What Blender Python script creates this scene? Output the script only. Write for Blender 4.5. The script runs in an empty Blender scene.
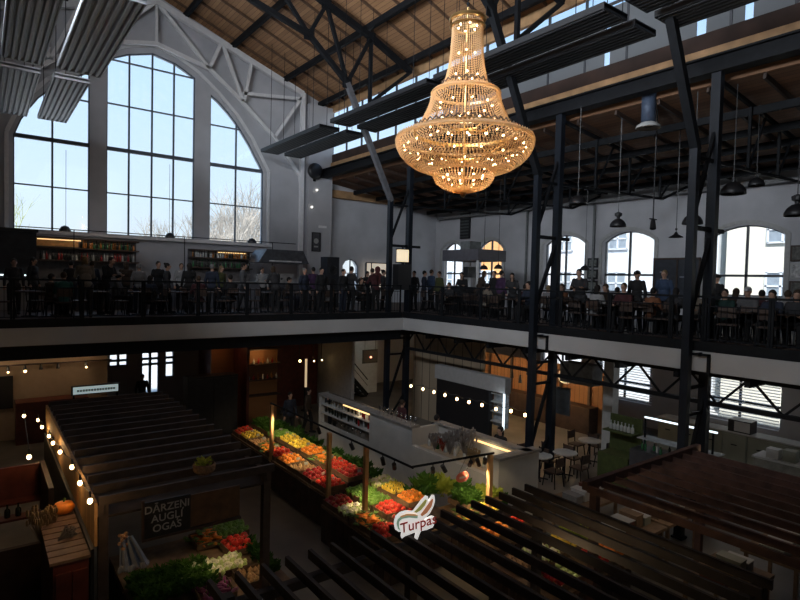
import bpy, bmesh, math, random
from mathutils import Vector, Matrix
random.seed(7)
PI = math.pi
C = bpy.context.scene.collection
S = bpy.context.scene

# ---------------------------------------------------------------- camera
cam_d = bpy.data.cameras.new('camera'); cam = bpy.data.objects.new('camera', cam_d); C.objects.link(cam)
cam_d.sensor_width = 36; cam_d.lens = 558/800*36; cam_d.clip_end = 400; cam_d.clip_start = .05
RX = Vector((.7983341, -.60173258, .0240949)); UP = Vector((.00216562, .04287881, .99907793)); FW = Vector((.60221091, .7975458, -.03553474))
CP = Vector((0, 0, 6.0))
M = Matrix((RX, UP, -FW)).transposed().to_4x4(); M.translation = CP
cam.matrix_world = M
S.camera = cam
def on(px, py, ax, v):                       # the place where the sight line of (px, py) meets the plane axis = v
    d = RX*(px-400) + UP*(300-py) + FW*558
    return CP + d*((v-CP[ax])/d[ax])

# ---------------------------------------------------------------- sky, sun, exposure
S.view_settings.view_transform = 'Standard'; S.view_settings.look = 'None'; S.view_settings.gamma = 1
S.view_settings.exposure = 0.0; S.view_settings.use_curve_mapping = False
w = bpy.data.worlds.new('sky'); S.world = w; w.use_nodes = True
nt = w.node_tree; nt.nodes.clear()
wo = nt.nodes.new('ShaderNodeOutputWorld'); bg = nt.nodes.new('ShaderNodeBackground')
tc = nt.nodes.new('ShaderNodeTexCoord'); sx = nt.nodes.new('ShaderNodeSeparateXYZ'); cr = nt.nodes.new('ShaderNodeValToRGB')
nt.links.new(tc.outputs['Generated'], sx.inputs[0]); nt.links.new(sx.outputs['Z'], cr.inputs[0]); nt.links.new(cr.outputs[0], bg.inputs[0]); nt.links.new(bg.outputs[0], wo.inputs[0])
e = cr.color_ramp.elements
e[0].position = 0.0; e[0].color = (.70, .74, .74, 1); e[1].position = .5; e[1].color = (.36, .60, .92, 1)
k = e.new(.12); k.color = (.66, .80, .90, 1); k = e.new(.3); k.color = (.56, .76, .96, 1)
bg.inputs[1].default_value = 1.38
sl = bpy.data.lights.new('sun', 'SUN'); so = bpy.data.objects.new('sun', sl); C.objects.link(so)
sl.energy = 8.5; sl.angle = .02; sl.color = (1, .93, .82)
so.rotation_euler = Vector((.5, .32, -.8)).to_track_quat('-Z', 'Y').to_euler()
def area(loc, d, sx_, sy_, en, col, name='fill_lamp'):
    l = bpy.data.lights.new(name, 'AREA'); l.shape = 'RECTANGLE'; l.size = sx_; l.size_y = sy_; l.energy = en; l.color = col
    o = bpy.data.objects.new(name, l); C.objects.link(o); o.location = loc; o.rotation_euler = Vector(d).to_track_quat('-Z', 'Z').to_euler()
    return o
p = area((6.2, 26.9, 11.6), (0, -1, 0), 10.8, 8.4, 1, (1, 1, 1), 'window_portal'); p.data.cycles.is_portal = True
for y in (16.9, 13.6, 8.9, 4.2, 21.8, 24.9):
    p = area((23.3, y, 7.0), (-1, 0, 0), 2.6, 3.2, 1, (1, 1, 1), 'window_portal'); p.data.cycles.is_portal = True
p = area((15.2, 9, 13.9), (-1, 0, 0), 1.9, 34, 1, (1, 1, 1), 'window_portal'); p.data.cycles.is_portal = True

# two added fill lamps brighten the hall from just inside unseen left and front glazing
l_ = area((-2.3, 14, 13.7), (1, .3, .22), 1.4, 22, 3000, (.86, .92, 1)); l_.data.spread = math.radians(125)
area((6.15, -7.6, 13), (0, 1, .1), 10, 6, 70, (.80, .90, 1))

# ---------------------------------------------------------------- materials
def _nodes(name):
    m = bpy.data.materials.new(name); m.use_nodes = True; n = m.node_tree; return m, n, n.nodes['Principled BSDF']
def mat(name, col, rough=.6, metal=0, var=.25, scale=6, bump=0, spec=.5, emit=None, es=0, trans=0):
    m, n, b = _nodes(name)
    t = n.nodes.new('ShaderNodeTexCoord'); z = n.nodes.new('ShaderNodeTexNoise'); z.inputs['Scale'].default_value = scale; z.inputs['Detail'].default_value = 5
    n.links.new(t.outputs['Object'], z.inputs['Vector'])
    r = n.nodes.new('ShaderNodeValToRGB'); n.links.new(z.outputs['Fac'], r.inputs[0])
    r.color_ramp.elements[0].position = .3; r.color_ramp.elements[1].position = .7
    r.color_ramp.elements[0].color = (*[c*(1-var) for c in col], 1); r.color_ramp.elements[1].color = (*[min(1, c*(1+var)) for c in col], 1)
    n.links.new(r.outputs[0], b.inputs['Base Color'])
    b.inputs['Roughness'].default_value = rough; b.inputs['Metallic'].default_value = metal; b.inputs['Specular IOR Level'].default_value = spec
    if bump:
        bn = n.nodes.new('ShaderNodeBump'); bn.inputs['Strength'].default_value = bump; n.links.new(z.outputs['Fac'], bn.inputs['Height']); n.links.new(bn.outputs[0], b.inputs['Normal'])
    if emit: b.inputs['Emission Color'].default_value = (*emit, 1); b.inputs['Emission Strength'].default_value = es
    return m
def plank(name, c1, c2, axis='X', width=.14, rough=.75, gap=.06, seam=(.01, .008, .006)):
    m, n, b = _nodes(name)
    t = n.nodes.new('ShaderNodeTexCoord'); s = n.nodes.new('ShaderNodeSeparateXYZ'); n.links.new(t.outputs['Object'], s.inputs[0])
    d = n.nodes.new('ShaderNodeMath'); d.operation = 'DIVIDE'; n.links.new(s.outputs[axis], d.inputs[0]); d.inputs[1].default_value = width
    fl = n.nodes.new('ShaderNodeMath'); fl.operation = 'FLOOR'; n.links.new(d.outputs[0], fl.inputs[0])
    fr = n.nodes.new('ShaderNodeMath'); fr.operation = 'FRACT'; n.links.new(d.outputs[0], fr.inputs[0])
    wn = n.nodes.new('ShaderNodeTexWhiteNoise'); wn.noise_dimensions = '1D'; n.links.new(fl.outputs[0], wn.inputs['W'])
    mp = n.nodes.new('ShaderNodeMapping'); n.links.new(t.outputs['Object'], mp.inputs[0])
    mp.inputs['Scale'].default_value = {'X': (9, .8, 9), 'Y': (.8, 9, 9), 'Z': (2, 2, 12)}[axis]
    no = n.nodes.new('ShaderNodeTexNoise'); no.inputs['Scale'].default_value = 1.5; no.inputs['Detail'].default_value = 6; n.links.new(mp.outputs[0], no.inputs['Vector'])
    ad = n.nodes.new('ShaderNodeMath'); ad.operation = 'ADD'; n.links.new(wn.outputs['Value'], ad.inputs[0]); n.links.new(no.outputs['Fac'], ad.inputs[1])
    hf = n.nodes.new('ShaderNodeMath'); hf.operation = 'MULTIPLY'; n.links.new(ad.outputs[0], hf.inputs[0]); hf.inputs[1].default_value = .55
    mx = n.nodes.new('ShaderNodeMix'); mx.data_type = 'RGBA'; n.links.new(hf.outputs[0], mx.inputs['Factor']); mx.inputs['A'].default_value = (*c1, 1); mx.inputs['B'].default_value = (*c2, 1)
    lt = n.nodes.new('ShaderNodeMath'); lt.operation = 'LESS_THAN'; n.links.new(fr.outputs[0], lt.inputs[0]); lt.inputs[1].default_value = gap
    m2 = n.nodes.new('ShaderNodeMix'); m2.data_type = 'RGBA'; n.links.new(lt.outputs[0], m2.inputs['Factor']); n.links.new(mx.outputs['Result'], m2.inputs['A']); m2.inputs['B'].default_value = (*seam, 1)
    n.links.new(m2.outputs['Result'], b.inputs['Base Color']); b.inputs['Roughness'].default_value = rough
    return m
def glassmat(name, tint=(.95, .97, 1), refl=.06):
    m = bpy.data.materials.new(name); m.use_nodes = True; n = m.node_tree; n.nodes.clear()
    o = n.nodes.new('ShaderNodeOutputMaterial'); a = n.nodes.new('ShaderNodeBsdfTransparent'); g = n.nodes.new('ShaderNodeBsdfGlossy'); x = n.nodes.new('ShaderNodeMixShader')
    a.inputs[0].default_value = (*tint, 1); g.inputs['Roughness'].default_value = .04; x.inputs[0].default_value = refl
    n.links.new(a.outputs[0], x.inputs[1]); n.links.new(g.outputs[0], x.inputs[2]); n.links.new(x.outputs[0], o.inputs[0]); return m
def translucent(name, col, mixt=.5, transp=0, gloss=0):
    m = bpy.data.materials.new(name); m.use_nodes = True; n = m.node_tree; n.nodes.clear()
    o = n.nodes.new('ShaderNodeOutputMaterial'); a = n.nodes.new('ShaderNodeBsdfTranslucent'); d = n.nodes.new('ShaderNodeBsdfDiffuse'); x = n.nodes.new('ShaderNodeMixShader')
    a.inputs[0].default_value = (*col, 1); d.inputs[0].default_value = (*col, 1); x.inputs[0].default_value = mixt
    n.links.new(d.outputs[0], x.inputs[1]); n.links.new(a.outputs[0], x.inputs[2]); out = x
    if gloss:
        g = n.nodes.new('ShaderNodeBsdfGlossy'); g.inputs['Roughness'].default_value = .25; y = n.nodes.new('ShaderNodeMixShader'); y.inputs[0].default_value = gloss
        n.links.new(out.outputs[0], y.inputs[1]); n.links.new(g.outputs[0], y.inputs[2]); out = y
    if transp:
        g = n.nodes.new('ShaderNodeBsdfTransparent'); y = n.nodes.new('ShaderNodeMixShader'); y.inputs[0].default_value = transp
        n.links.new(out.outputs[0], y.inputs[1]); n.links.new(g.outputs[0], y.inputs[2]); out = y
    n.links.new(out.outputs[0], o.inputs[0]); return m
def glow(name, col, st):
    m, n, b = _nodes(name); b.inputs['Base Color'].default_value = (*col, 1); b.inputs['Emission Color'].default_value = (*col, 1); b.inputs['Emission Strength'].default_value = st; return m
plaster = mat('plaster', (.42, .42, .44), .9, var=.08, scale=1.2)
plaster_d = mat('plaster_grey', (.46, .465, .49), .9, var=.12, scale=.8)
concrete = mat('concrete', (.13, .115, .095), .55, var=.35, scale=.9, bump=.05)
white_steel = mat('white_painted_steel', (.72, .72, .73), .5, var=.05)
black_steel = mat('black_steel', (.006, .007, .009), .7, var=.3, spec=.2)
navy_steel = mat('blue_black_steel', (.007, .010, .016), .5, var=.3, scale=2, spec=.25)
strut_grey = mat('grey_strut', (.10, .10, .11), .6, var=.2)
fascia = mat('white_fascia', (.40, .40, .40), .85, var=.1, scale=.7)
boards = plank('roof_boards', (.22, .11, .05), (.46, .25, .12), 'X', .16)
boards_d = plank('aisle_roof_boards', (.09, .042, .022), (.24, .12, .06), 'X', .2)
timber = mat('pale_timber', (.36, .21, .10), .7, var=.25, scale=3)
timber_d = mat('dark_timber', (.045, .026, .018), .65, var=.4, scale=4)
slatmat = mat('black_brown_slat', (.030, .022, .019), .8, var=.4, scale=4)
redslat = mat('red_brown_slat', (.085, .042, .032), .8, var=.4, scale=4)
postwood = mat('warm_post_wood', (.50, .30, .13), .6, var=.2, scale=5)
redwood = mat('red_stained_wood', (.10, .022, .014), .5, var=.35, scale=4)
panelwood = plank('panel_wood', (.22, .10, .04), (.36, .18, .075), 'Y', .22)
crate_wood = mat('crate_wood', (.16, .10, .055), .75, var=.3, scale=7)
glass = glassmat('window_glass')
dark_frame = mat('dark_window_frame', (.05, .055, .065), .5, var=.1)
mull = mat('grey_blue_mullion', (.10, .12, .15), .5, var=.1)
panel_grey = mat('grey_ribbed_metal', (.52, .54, .58), .5, var=.05)
panel_dark = mat('dark_ribbed_metal', (.014, .015, .018), .55, metal=.1, var=.1)
poly = translucent('grey_polycarbonate', (.30, .31, .32), .6)
black_plastic = mat('black_plastic', (.012, .012, .014), .45, var=.1)
offwhite = mat('offwhite_board', (.38, .38, .37), .7, var=.1)
sage = mat('sage_cabinet', (.20, .21, .17), .6, var=.12, scale=2)
skin = mat('skin', (.40, .24, .17), .6, var=.06)
tree_m = mat('hazed_bark', (.42, .38, .33), .9, var=.2)  # bark lightened: distance haze is put into its colour
willow_m = mat('willow_green', (.45, .50, .25), .9, var=.2)
facade_m = mat('cream_render', (.80, .78, .68), .9, var=.04, scale=.6)
facade_b = mat('white_render', (.75, .80, .85), .9, var=.04, scale=.6)
facade_o = mat('orange_render', (.85, .42, .16), .9, var=.08, scale=.6)
asphalt = mat('asphalt', (.48, .48, .47), .9, var=.1)
bulb_m = glow('warm_bulb', (1, .72, .38), 14)
bulb_s = glow('small_warm_bulb', (1, .66, .30), 9)
strip_w = glow('white_light_strip', (.8, .92, 1), 1.6)
strip_y = glow('warm_light_strip', (1, .62, .26), 1.6)

# ---------------------------------------------------------------- mesh builder
class MB:
    def __init__(s): s.v = []; s.f = []
    def add(s, vs, fs):
        k = len(s.v); s.v += [tuple(v) for v in vs]; s.f += [tuple(i+k for i in f) for f in fs]; return s
    def box(s, x0, x1, y0, y1, z0, z1):
        return s.add([(x0,y0,z0),(x1,y0,z0),(x1,y1,z0),(x0,y1,z0),(x0,y0,z1),(x1,y0,z1),(x1,y1,z1),(x0,y1,z1)],
                     [(0,3,2,1),(4,5,6,7),(0,1,5,4),(1,2,6,5),(2,3,7,6),(3,0,4,7)])
    def bar(s, p, q, w_, h_, up=(0,0,1)):
        p = Vector(p); q = Vector(q); d = (q-p).normalized(); u = Vector(up)
        if abs(d.dot(u)) > .98: u = Vector((0,1,0))
        a = d.cross(u).normalized()*w_/2; b = a.cross(d).normalized()*h_/2
        vs = [p-a-b, p+a-b, p+a+b, p-a+b, q-a-b, q+a-b, q+a+b, q-a+b]
        return s.add(vs, [(0,3,2,1),(4,5,6,7),(0,1,5,4),(1,2,6,5),(2,3,7,6),(3,0,4,7)])
    def tube(s, pts, r, n=8, cap=True):
        pts = [Vector(p) for p in pts]; rs = r if isinstance(r, (list, tuple)) else [r]*len(pts)
        rings = []; ref = None; vs = []; fs = []
        for i, p in enumerate(pts):
            d = (pts[min(i+1, len(pts)-1)] - pts[max(i-1, 0)]).normalized()
            if ref is None: ref = Vector((0,0,1)) if abs(d.z) < .9 else Vector((1,0,0))
            a = d.cross(ref).normalized(); b = a.cross(d); ref = b if b.length else ref
            for j in range(n):
                t = 2*PI*j/n; vs.append(p + (a*math.cos(t) + b*math.sin(t))*rs[i])
        for i in range(len(pts)-1):
            for j in range(n):
                fs.append((i*n+j, i*n+(j+1)%n, (i+1)*n+(j+1)%n, (i+1)*n+j))
        if cap: fs.append(tuple(range(n-1, -1, -1))); fs.append(tuple((len(pts)-1)*n+j for j in range(n)))
        return s.add(vs, fs)
    def lathe(s, prof, c=(0,0,0), n=16, cap=True):
        vs = [(c[0]+r*math.cos(2*PI*j/n), c[1]+r*math.sin(2*PI*j/n), c[2]+z) for r, z in prof for j in range(n)]
        fs = [(i*n+j, i*n+(j+1)%n, (i+1)*n+(j+1)%n, (i+1)*n+j) for i in range(len(prof)-1) for j in range(n)]
        if cap: fs.append(tuple(range(n-1, -1, -1))); fs.append(tuple((len(prof)-1)*n+j for j in range(n)))
        return s.add(vs, fs)
    def ball(s, c, r, n=10, m=7, rot=None):
        r = r if isinstance(r, (tuple, list)) else (r, r, r); vs = []; fs = []
        for i in range(1, m):
            ph = PI*i/m
            for j in range(n):
                t = 2*PI*j/n; v = Vector((r[0]*math.sin(ph)*math.cos(t), r[1]*math.sin(ph)*math.sin(t), r[2]*math.cos(ph)))
                if rot: v = rot @ v
                vs.append(v + Vector(c))
        a = Vector((0,0,r[2])); 
        if rot: a = rot @ a
        vs.append(Vector(c)+a); vs.append(Vector(c)-a); T = len(vs)-2; B = T+1
        for i in range(m-2):
            for j in range(n): fs.append((i*n+j, (i+1)*n+j, (i+1)*n+(j+1)%n, i*n+(j+1)%n))
        for j in range(n): fs.append((T, j, (j+1)%n)); fs.append((B, (m-2)*n+(j+1)%n, (m-2)*n+j))
        return s.add(vs, fs)
    def caps(s, p, r0, q, r1, n=10):
        s.tube([p, q], [r0, r1], n); s.ball(p, r0, n, 6); s.ball(q, r1, n, 6); return s
    def prism(s, poly2, f0, f1):                   # poly2: list of (u, v); f0, f1 map to 3D
        n = len(poly2); vs = [f0(u, v) for u, v in poly2] + [f1(u, v) for u, v in poly2]
        return s.add(vs, [tuple(range(n-1, -1, -1)), tuple(range(n, 2*n))] + [(i, (i+1)%n, n+(i+1)%n, n+i) for i in range(n)])
    def mesh(s, name):
        me = bpy.data.meshes.new(name); me.from_pydata(s.v, [], s.f); me.update(); return me
    def build(s, name, m, parent=None, smooth=False, world=False, origin=True):
        vs = [Vector(v) for v in s.v]
        loc = Vector((0,0,0))
        if parent is not None and world:
            off = WL.get(parent.name, Vector((0,0,0))); vs = [v-off for v in vs]
        elif parent is None and origin and vs:
            loc = Vector(((min(v.x for v in vs)+max(v.x for v in vs))/2, (min(v.y for v in vs)+max(v.y for v in vs))/2, min(v.z for v in vs))); vs = [v-loc for v in vs]
        me = bpy.data.meshes.new(name); me.from_pydata(vs, [], s.f); me.update()
        bm = bmesh.new(); bm.from_mesh(me); bmesh.ops.recalc_face_normals(bm, faces=bm.faces); bm.to_mesh(me); bm.free()
        if smooth: me.polygons.foreach_set('use_smooth', [True]*len(me.polygons))
        me.materials.append(m)
        o = bpy.data.objects.new(name, me); C.objects.link(o); o.location = loc
        if parent is not None: o.parent = parent
        WL[o.name] = loc if parent is None else WL.get(parent.name, Vector((0,0,0)))
        return o
WL = {}
KIDS = {}
def tag(o, label, cat, group=None, kind=None):
    o['label'] = label; o['category'] = cat
    if group: o['group'] = group
    if kind: o['kind'] = kind
    return o
def thing(name, label, cat, loc=(0,0,0), rz=0, group=None):
    o = bpy.data.objects.new(name, None); C.objects.link(o); o.empty_display_size = .1
    o.location = loc; o.rotation_euler = (0,0,rz); WL[o.name] = Vector(loc); return tag(o, label, cat, group)
def st(o, label=None): o['kind'] = 'structure'; return o
def sts(name, mb, m, parent=None, **k): 
    o = mb.build(name, m, parent, **k)
    if parent is None: o['kind'] = 'structure'
    return o
def dup(root, loc, rz=0, label=None, group=None, mats=None, scale=1, rot=None, cat=None):
    r = root.copy(); C.objects.link(r); r.location = loc; r.rotation_euler = rot or (0,0,rz); r.scale = (scale,)*3
    if label: r['label'] = label
    if cat: r['category'] = cat
    if group: r['group'] = group
    elif 'group' in r and group == '': del r['group']
    WL[r.name] = Vector(loc)
    def setm(o, key):
        if mats and key in mats:
            o.material_slots[0].link = 'OBJECT'; o.material_slots[0].material = mats[key]
    if root.type == 'MESH': setm(r, 'self')
    for ch in root.children:
        c = ch.copy(); C.objects.link(c); c.parent = r; setm(c, ch.name.split('.')[0])
        for g in ch.children:
            d = g.copy(); C.objects.link(d); d.parent = c; setm(d, g.name.split('.')[0])
    return r
used_first = set()
def place(root, loc, rz=0, label=None, group=None, mats=None, scale=1, rot=None, cat=None):   # the first placing moves the built thing itself
    if root.name not in used_first:
        used_first.add(root.name); root.location = loc; root.rotation_euler = rot or (0,0,rz); root.scale = (scale,)*3
        root['label'] = label or root['label']
        if cat: root['category'] = cat
        if group: root['group'] = group
        if mats:
            for o, key in [(root, 'self')] + [(c, c.name.split('.')[0]) for c in root.children] + [(g, g.name.split('.')[0]) for c in root.children for g in c.children]:
                if key in mats and o.type == 'MESH': o.material_slots[0].link = 'OBJECT'; o.material_slots[0].material = mats[key]
        return root
    o = dup(root, loc, rz, label, group, mats, scale, rot, cat)
    if not group and 'group' in o: del o['group']
    return o
def plate(name, outer, holes, depth, fn, m, parent=None):     # flat wall with holes; fn(u, v, w) -> world
    cu = bpy.data.curves.new('tmp', 'CURVE'); cu.dimensions = '2D'; cu.fill_mode = 'BOTH'; cu.extrude = depth/2
    for pl in [outer] + holes:
        sp = cu.splines.new('POLY'); sp.points.add(len(pl)-1); sp.use_cyclic_u = True
        for i, (u, v) in enumerate(pl): sp.points[i].co = (u, v, 0, 1)
    ob = bpy.data.objects.new('tmp', cu); C.objects.link(ob)
    me = bpy.data.meshes.new_from_object(ob.evaluated_get(bpy.context.evaluated_depsgraph_get()))
    bpy.data.objects.remove(ob); bpy.data.curves.remove(cu)
    for v in me.vertices: v.co = fn(v.co.x, v.co.y, v.co.z + depth/2)
    bm = bmesh.new(); bm.from_mesh(me); bmesh.ops.remove_doubles(bm, verts=bm.verts, dist=1e-4); bmesh.ops.recalc_face_normals(bm, faces=bm.faces); bm.to_mesh(me); bm.free()
    me.materials.clear(); me.materials.append(m); me.name = name
    o = bpy.data.objects.new(name, me); C.objects.link(o)
    if parent is None: o['kind'] = 'structure'
    else: o.parent = parent
    return o
def text_mesh(txt, size, m, name, parent, mtx, depth=.01, shear=0, world=True):
    cu = bpy.data.curves.new('t', 'FONT'); cu.body = txt; cu.size = size; cu.extrude = depth/2; cu.shear = shear; cu.align_x = 'CENTER'; cu.align_y = 'CENTER'; cu.resolution_u = 3
    cu.space_line = .95; cu.offset = size*.012
    ob = bpy.data.objects.new('t', cu); C.objects.link(ob)
    me = bpy.data.meshes.new_from_object(ob.evaluated_get(bpy.context.evaluated_depsgraph_get())); bpy.data.objects.remove(ob); bpy.data.curves.remove(cu)
    off = WL.get(parent.name, Vector((0,0,0))) if (parent and world) else Vector((0,0,0))
    for v in me.vertices: v.co = (mtx @ v.co) - off
    me.materials.clear(); me.materials.append(m)
    o = bpy.data.objects.new(name, me); C.objects.link(o); o.parent = parent; return o

# ---------------------------------------------------------------- the hall
GF = 4.68                                   # gallery floor height
CX = 6.15                                   # centre line of the nave
def rz_(x): return 18.25 - .36*abs(x-CX)
mb = MB(); mb.box(-9.5, 23.1, -8, 27.0, -.3, 0); sts('floor', mb, concrete)
mb = MB(); mb.box(-9, 22.7, 17.75, 26.5, 4.0, GF); sts('floor', mb, timber_d)
mb = MB(); mb.box(13.65, 22.7, -8, 17.75, 4.0, GF); sts('floor', mb, timber_d)
mb = MB(); mb.box(-9, -.1, -8, 17.75, 4.0, GF); mb.box(-.1, 13.65, -8, .35, 4.0, GF); sts('floor', mb, timber_d)
mb = MB(); mb.box(-9, 13.5, 17.62, 17.75, 4.03, 4.5); sts('trim_1', mb, fascia)
mb = MB(); mb.box(13.5, 13.65, -8, 17.75, 4.03, 4.5); sts('trim_2', mb, fascia)
mb = MB(); mb.box(-9, 13.45, 17.66, 17.75, 4.5, GF+.05); mb.box(13.54, 13.65, -8, 17.75, 4.5, GF+.05); mb.box(-9, 13.6, 17.9, 18.15, 3.62, 4.0); sts('trim_3', mb, black_steel)
arch = [(1.06,11.29),(1.3,11.95),(1.55,12.4),(1.87,12.9),(2.3,13.35),(2.9,13.85),(3.69,14.35)]
w1 = [(1.06,7.63)] + arch + [(3.69,7.63)]
w2 = [(4.31,7.63),(4.31,15.02),(5.11,15.42),(6.13,15.72),(7.1,15.52),(7.97,15.08),(7.97,7.63)]
w3 = [(8.66,7.63),(8.66,14.5),(9.1,14.2),(9.58,13.77),(9.97,13.35),(10.33,12.87),(10.66,12.4),(10.95,11.9),(11.2,11.5),(11.34,11.2),(11.34,7.63)]
gfn = lambda u, v, w_: Vector((u, 26.5+w_, v))
outer = [(-9.5,0),(23.1,0),(23.1,10.5),(14.9,11.3),(14.9,rz_(14.9)+.1),(CX,18.4),(-2.6,rz_(14.9)+.1),(-2.6,11.3),(-9.5,10.5)]
aw = [(16.0,5.3),(16.0,6.75),(16.2,7.02),(16.55,7.12),(16.85,6.98),(17.05,6.7),(17.05,5.3)]
ent = [[(4.45,1.95),(4.45,2.75),(5.2,2.75),(5.2,1.95)],[(5.75,.1),(5.75,2.6),(6.5,2.6),(6.5,.1)],[(6.75,1.3),(6.75,2.75),(7.15,2.75),(7.15,1.3)]]
plate('wall_back', outer, [w1, w2, w3, aw] + ent, .4, gfn, plaster_d)
# moulding round the arched windows
mb = MB()
pts = [Vector((u, 26.47, v)) for u, v in [(.85,7.6),(.85,11.35),(1.35,12.6),(2.2,13.65),(3.4,14.5),(4.2,15.3),(5.1,15.7),(6.13,16.0),(7.1,15.8),(8.1,15.3),(9.0,14.6),(9.95,13.7),(10.7,12.75),(11.3,11.7),(11.56,11.25),(11.56,7.6)]]
for a, b in zip(pts, pts[1:]): mb.bar(a, b, .14, .12, (0,1,0))
mb.box(.75, 11.7, 26.2, 26.5, 7.5, 7.63)
sts('trim_4', mb, white_steel)
def clip_x(poly_, x):                        # vertical extent of a window outline at x
    zs = []
    for (a, b), (c, d) in zip(poly_, poly_[1:]+poly_[:1]):
        if (a-x)*(c-x) <= 0 and a != c: zs.append(b+(d-b)*(x-a)/(c-a))
    return min(zs), max(zs)
def clip_z(poly_, z):
    xs = []
    for (a, b), (c, d) in zip(poly_, poly_[1:]+poly_[:1]):
        if (b-z)*(d-z) <= 0 and b != d: xs.append(a+(c-a)*(z-b)/(d-b))
    return min(xs), max(xs)
for i, (pl, vs, hs) in enumerate([(w1, [2.37], [(9.42,.05),(11.3,.16),(13.1,.05)]), (w2, [5.2,6.13,7.05], [(9.42,.05),(11.3,.16),(13.2,.05),(15.05,.05)]), (w3, [9.95], [(9.42,.05),(11.25,.16),(13.1,.05)])]):
    mb = MB()
    for a, b in zip(pl, pl[1:]+pl[:1]): mb.bar((a[0], 26.66, a[1]), (b[0], 26.66, b[1]), .1, .1, (0,1,0))
    for x in vs: z0, z1 = clip_x(pl, x); mb.box(x-.035, x+.035, 26.62, 26.7, z0, z1)
    for z, t in hs:
        x0, x1 = clip_z(pl, z); mb.box(x0, x1, 26.6, 26.71, z-t/2, z+t/2)
    o = sts('window_%d' % (i+1), mb, mull, origin=False)
    g = MB(); g.prism(pl, lambda u, v: (u, 26.655, v), lambda u, v: (u, 26.665, v)); g.build('window_glass', glass, o)
# entrance glazing below
for (x0, x1, z0, n) in [(4.45,5.2,1.95,2),(5.75,6.5,.1,2),(6.75,7.15,1.3,1)]:
    mb = MB(); 
    for z in (z0, 1.95, 2.2, 2.6): mb.box(x0, x1, 26.6, 26.7, z-.04, z+.06)
    for q in range(n+1): x = x0+(x1-x0)*q/n; mb.box(x-.05, x+.05, 26.6, 26.7, z0, 2.75)
    o = sts(('window_17' if x0 < 5 else 'door_1' if x0 < 6 else 'window_18'), mb, dark_frame, origin=False)
    g = MB(); g.box(x0, x1, 26.645, 26.655, z0, 2.74); g.build('door_glass', glass, o)
# small arched window of the right bay
mb = MB()
for a, b in zip(aw, aw[1:]+aw[:1]): mb.bar((a[0], 26.6, a[1]), (b[0], 26.6, b[1]), .07, .07, (0,1,0))
mb.box(16.5, 16.55, 26.57, 26.63, 5.3, 7.1); mb.box(16, 17.05, 26.57, 26.63, 6.3, 6.34)
o = sts('window_4', mb, dark_frame, origin=False); g = MB(); g.prism(aw, lambda u, v: (u, 26.6, v), lambda u, v: (u, 26.61, v)); g.build('window_glass', glass, o)
# right wall with arched windows over two floors
def archwin(yc, hw, z0, zs, zt, n=8):
    pts = [(yc-hw, z0), (yc-hw, zs)]
    for i in range(1, n): t = i/n; pts.append((yc-hw+2*hw*t, zs+(zt-zs)*math.sin(PI*t)**.8))
    return pts + [(yc+hw, zs), (yc+hw, z0)]
wins = [(4.0,1.3,5.72,7.95,8.35),(8.9,1.28,5.72,7.95,8.35),(13.6,1.2,5.72,7.95,8.38),(16.95,1.18,5.72,7.95,8.38),(21.9,1.0,5.72,7.85,8.35),(24.95,.9,5.72,7.85,8.3)]
low = [(4.0,1.3,1.0,2.75,3.15),(8.9,1.4,1.0,2.75,3.15),(13.6,1.25,1.0,2.75,3.15),(16.95,1.2,1.0,2.75,3.15)]
rfn = lambda u, v, w_: Vector((22.7+w_, u, v))
plate('wall_right', [(-8.2,0),(27,0),(27,10.4),(-8.2,10.4)], [archwin(*a) for a in wins+low], .4, rfn, plaster)
for i, a in enumerate(wins+low):
    pl = archwin(*a); yc, hw, z0, zs, zt = a; mb = MB()
    for p_, q_ in zip(pl, pl[1:]+pl[:1]): mb.bar((22.92, p_[0], p_[1]), (22.92, q_[0], q_[1]), .08, .08, (1,0,0))
    mb.box(22.88, 22.96, yc-.04, yc+.04, z0, zt); zz = z0+.75; mb.box(22.88, 22.96, yc-hw, yc+hw, zz-.04, zz+.05)
    o = sts('window_%d' % (5+i), mb, dark_frame, origin=False)
    g = MB(); g.prism(pl, lambda u, v: (22.915, u, v), lambda u, v: (22.925, u, v)); g.build('window_glass', glass, o)
    if i < len(wins):                        # raised reveal arch
        t = MB(); q = archwin(yc, hw+.12, z0-.05, zs+.03, zt+.12)
        for p_, q_ in zip(q, q[1:]): t.bar((22.68, p_[0], p_[1]), (22.68, q_[0], q_[1]), .14, .06, (1,0,0))
        sts('trim_%d' % (5+i), t, offwhite, origin=False)
mb = MB(); mb.box(-9.5, -9.1, -8.2, 27, 0, 10.5); sts('wall_left', mb, plaster)
plate('wall_front', [(u, v) for u, v in outer], [[(1.2,10.2),(1.2,15.6),(11.1,15.6),(11.1,10.2)]], .3, lambda u, v, w_: Vector((u, -8.0-w_, v)), plaster_d)
mb = MB(); mb.box(-2.7, -2.5, -8, 26.5, 11, 12.9); mb.box(-2.7, -2.5, -8, 26.5, 14.5, rz_(14.9)); sts('wall_left', mb, plaster)
f = MB(); y = -8
while y < 26.6: f.box(-2.66, -2.54, y-.04, y+.04, 12.9, 14.5); y += 1.5
f.box(-2.66, -2.54, -8, 26.5, 13.66, 13.74); o = sts('window_19', f, dark_frame, origin=False); g = MB(); g.box(-2.62, -2.6, -8, 26.5, 12.9, 14.5); g.build('window_pane', poly, o)
f = MB()
for x in (1.2, 3.2, 5.2, 7.2, 9.2, 11.1): f.box(x-.05, x+.05, -8.2, -8.1, 10.2, 15.6)
for z in (10.2, 12, 13.8, 15.6): f.box(1.2, 11.1, -8.2, -8.1, z-.05, z+.05)
o = sts('window_20', f, dark_frame, origin=False); g = MB(); g.box(1.2, 11.1, -8.16, -8.15, 10.2, 15.6); g.build('window_pane', poly, o)
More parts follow.
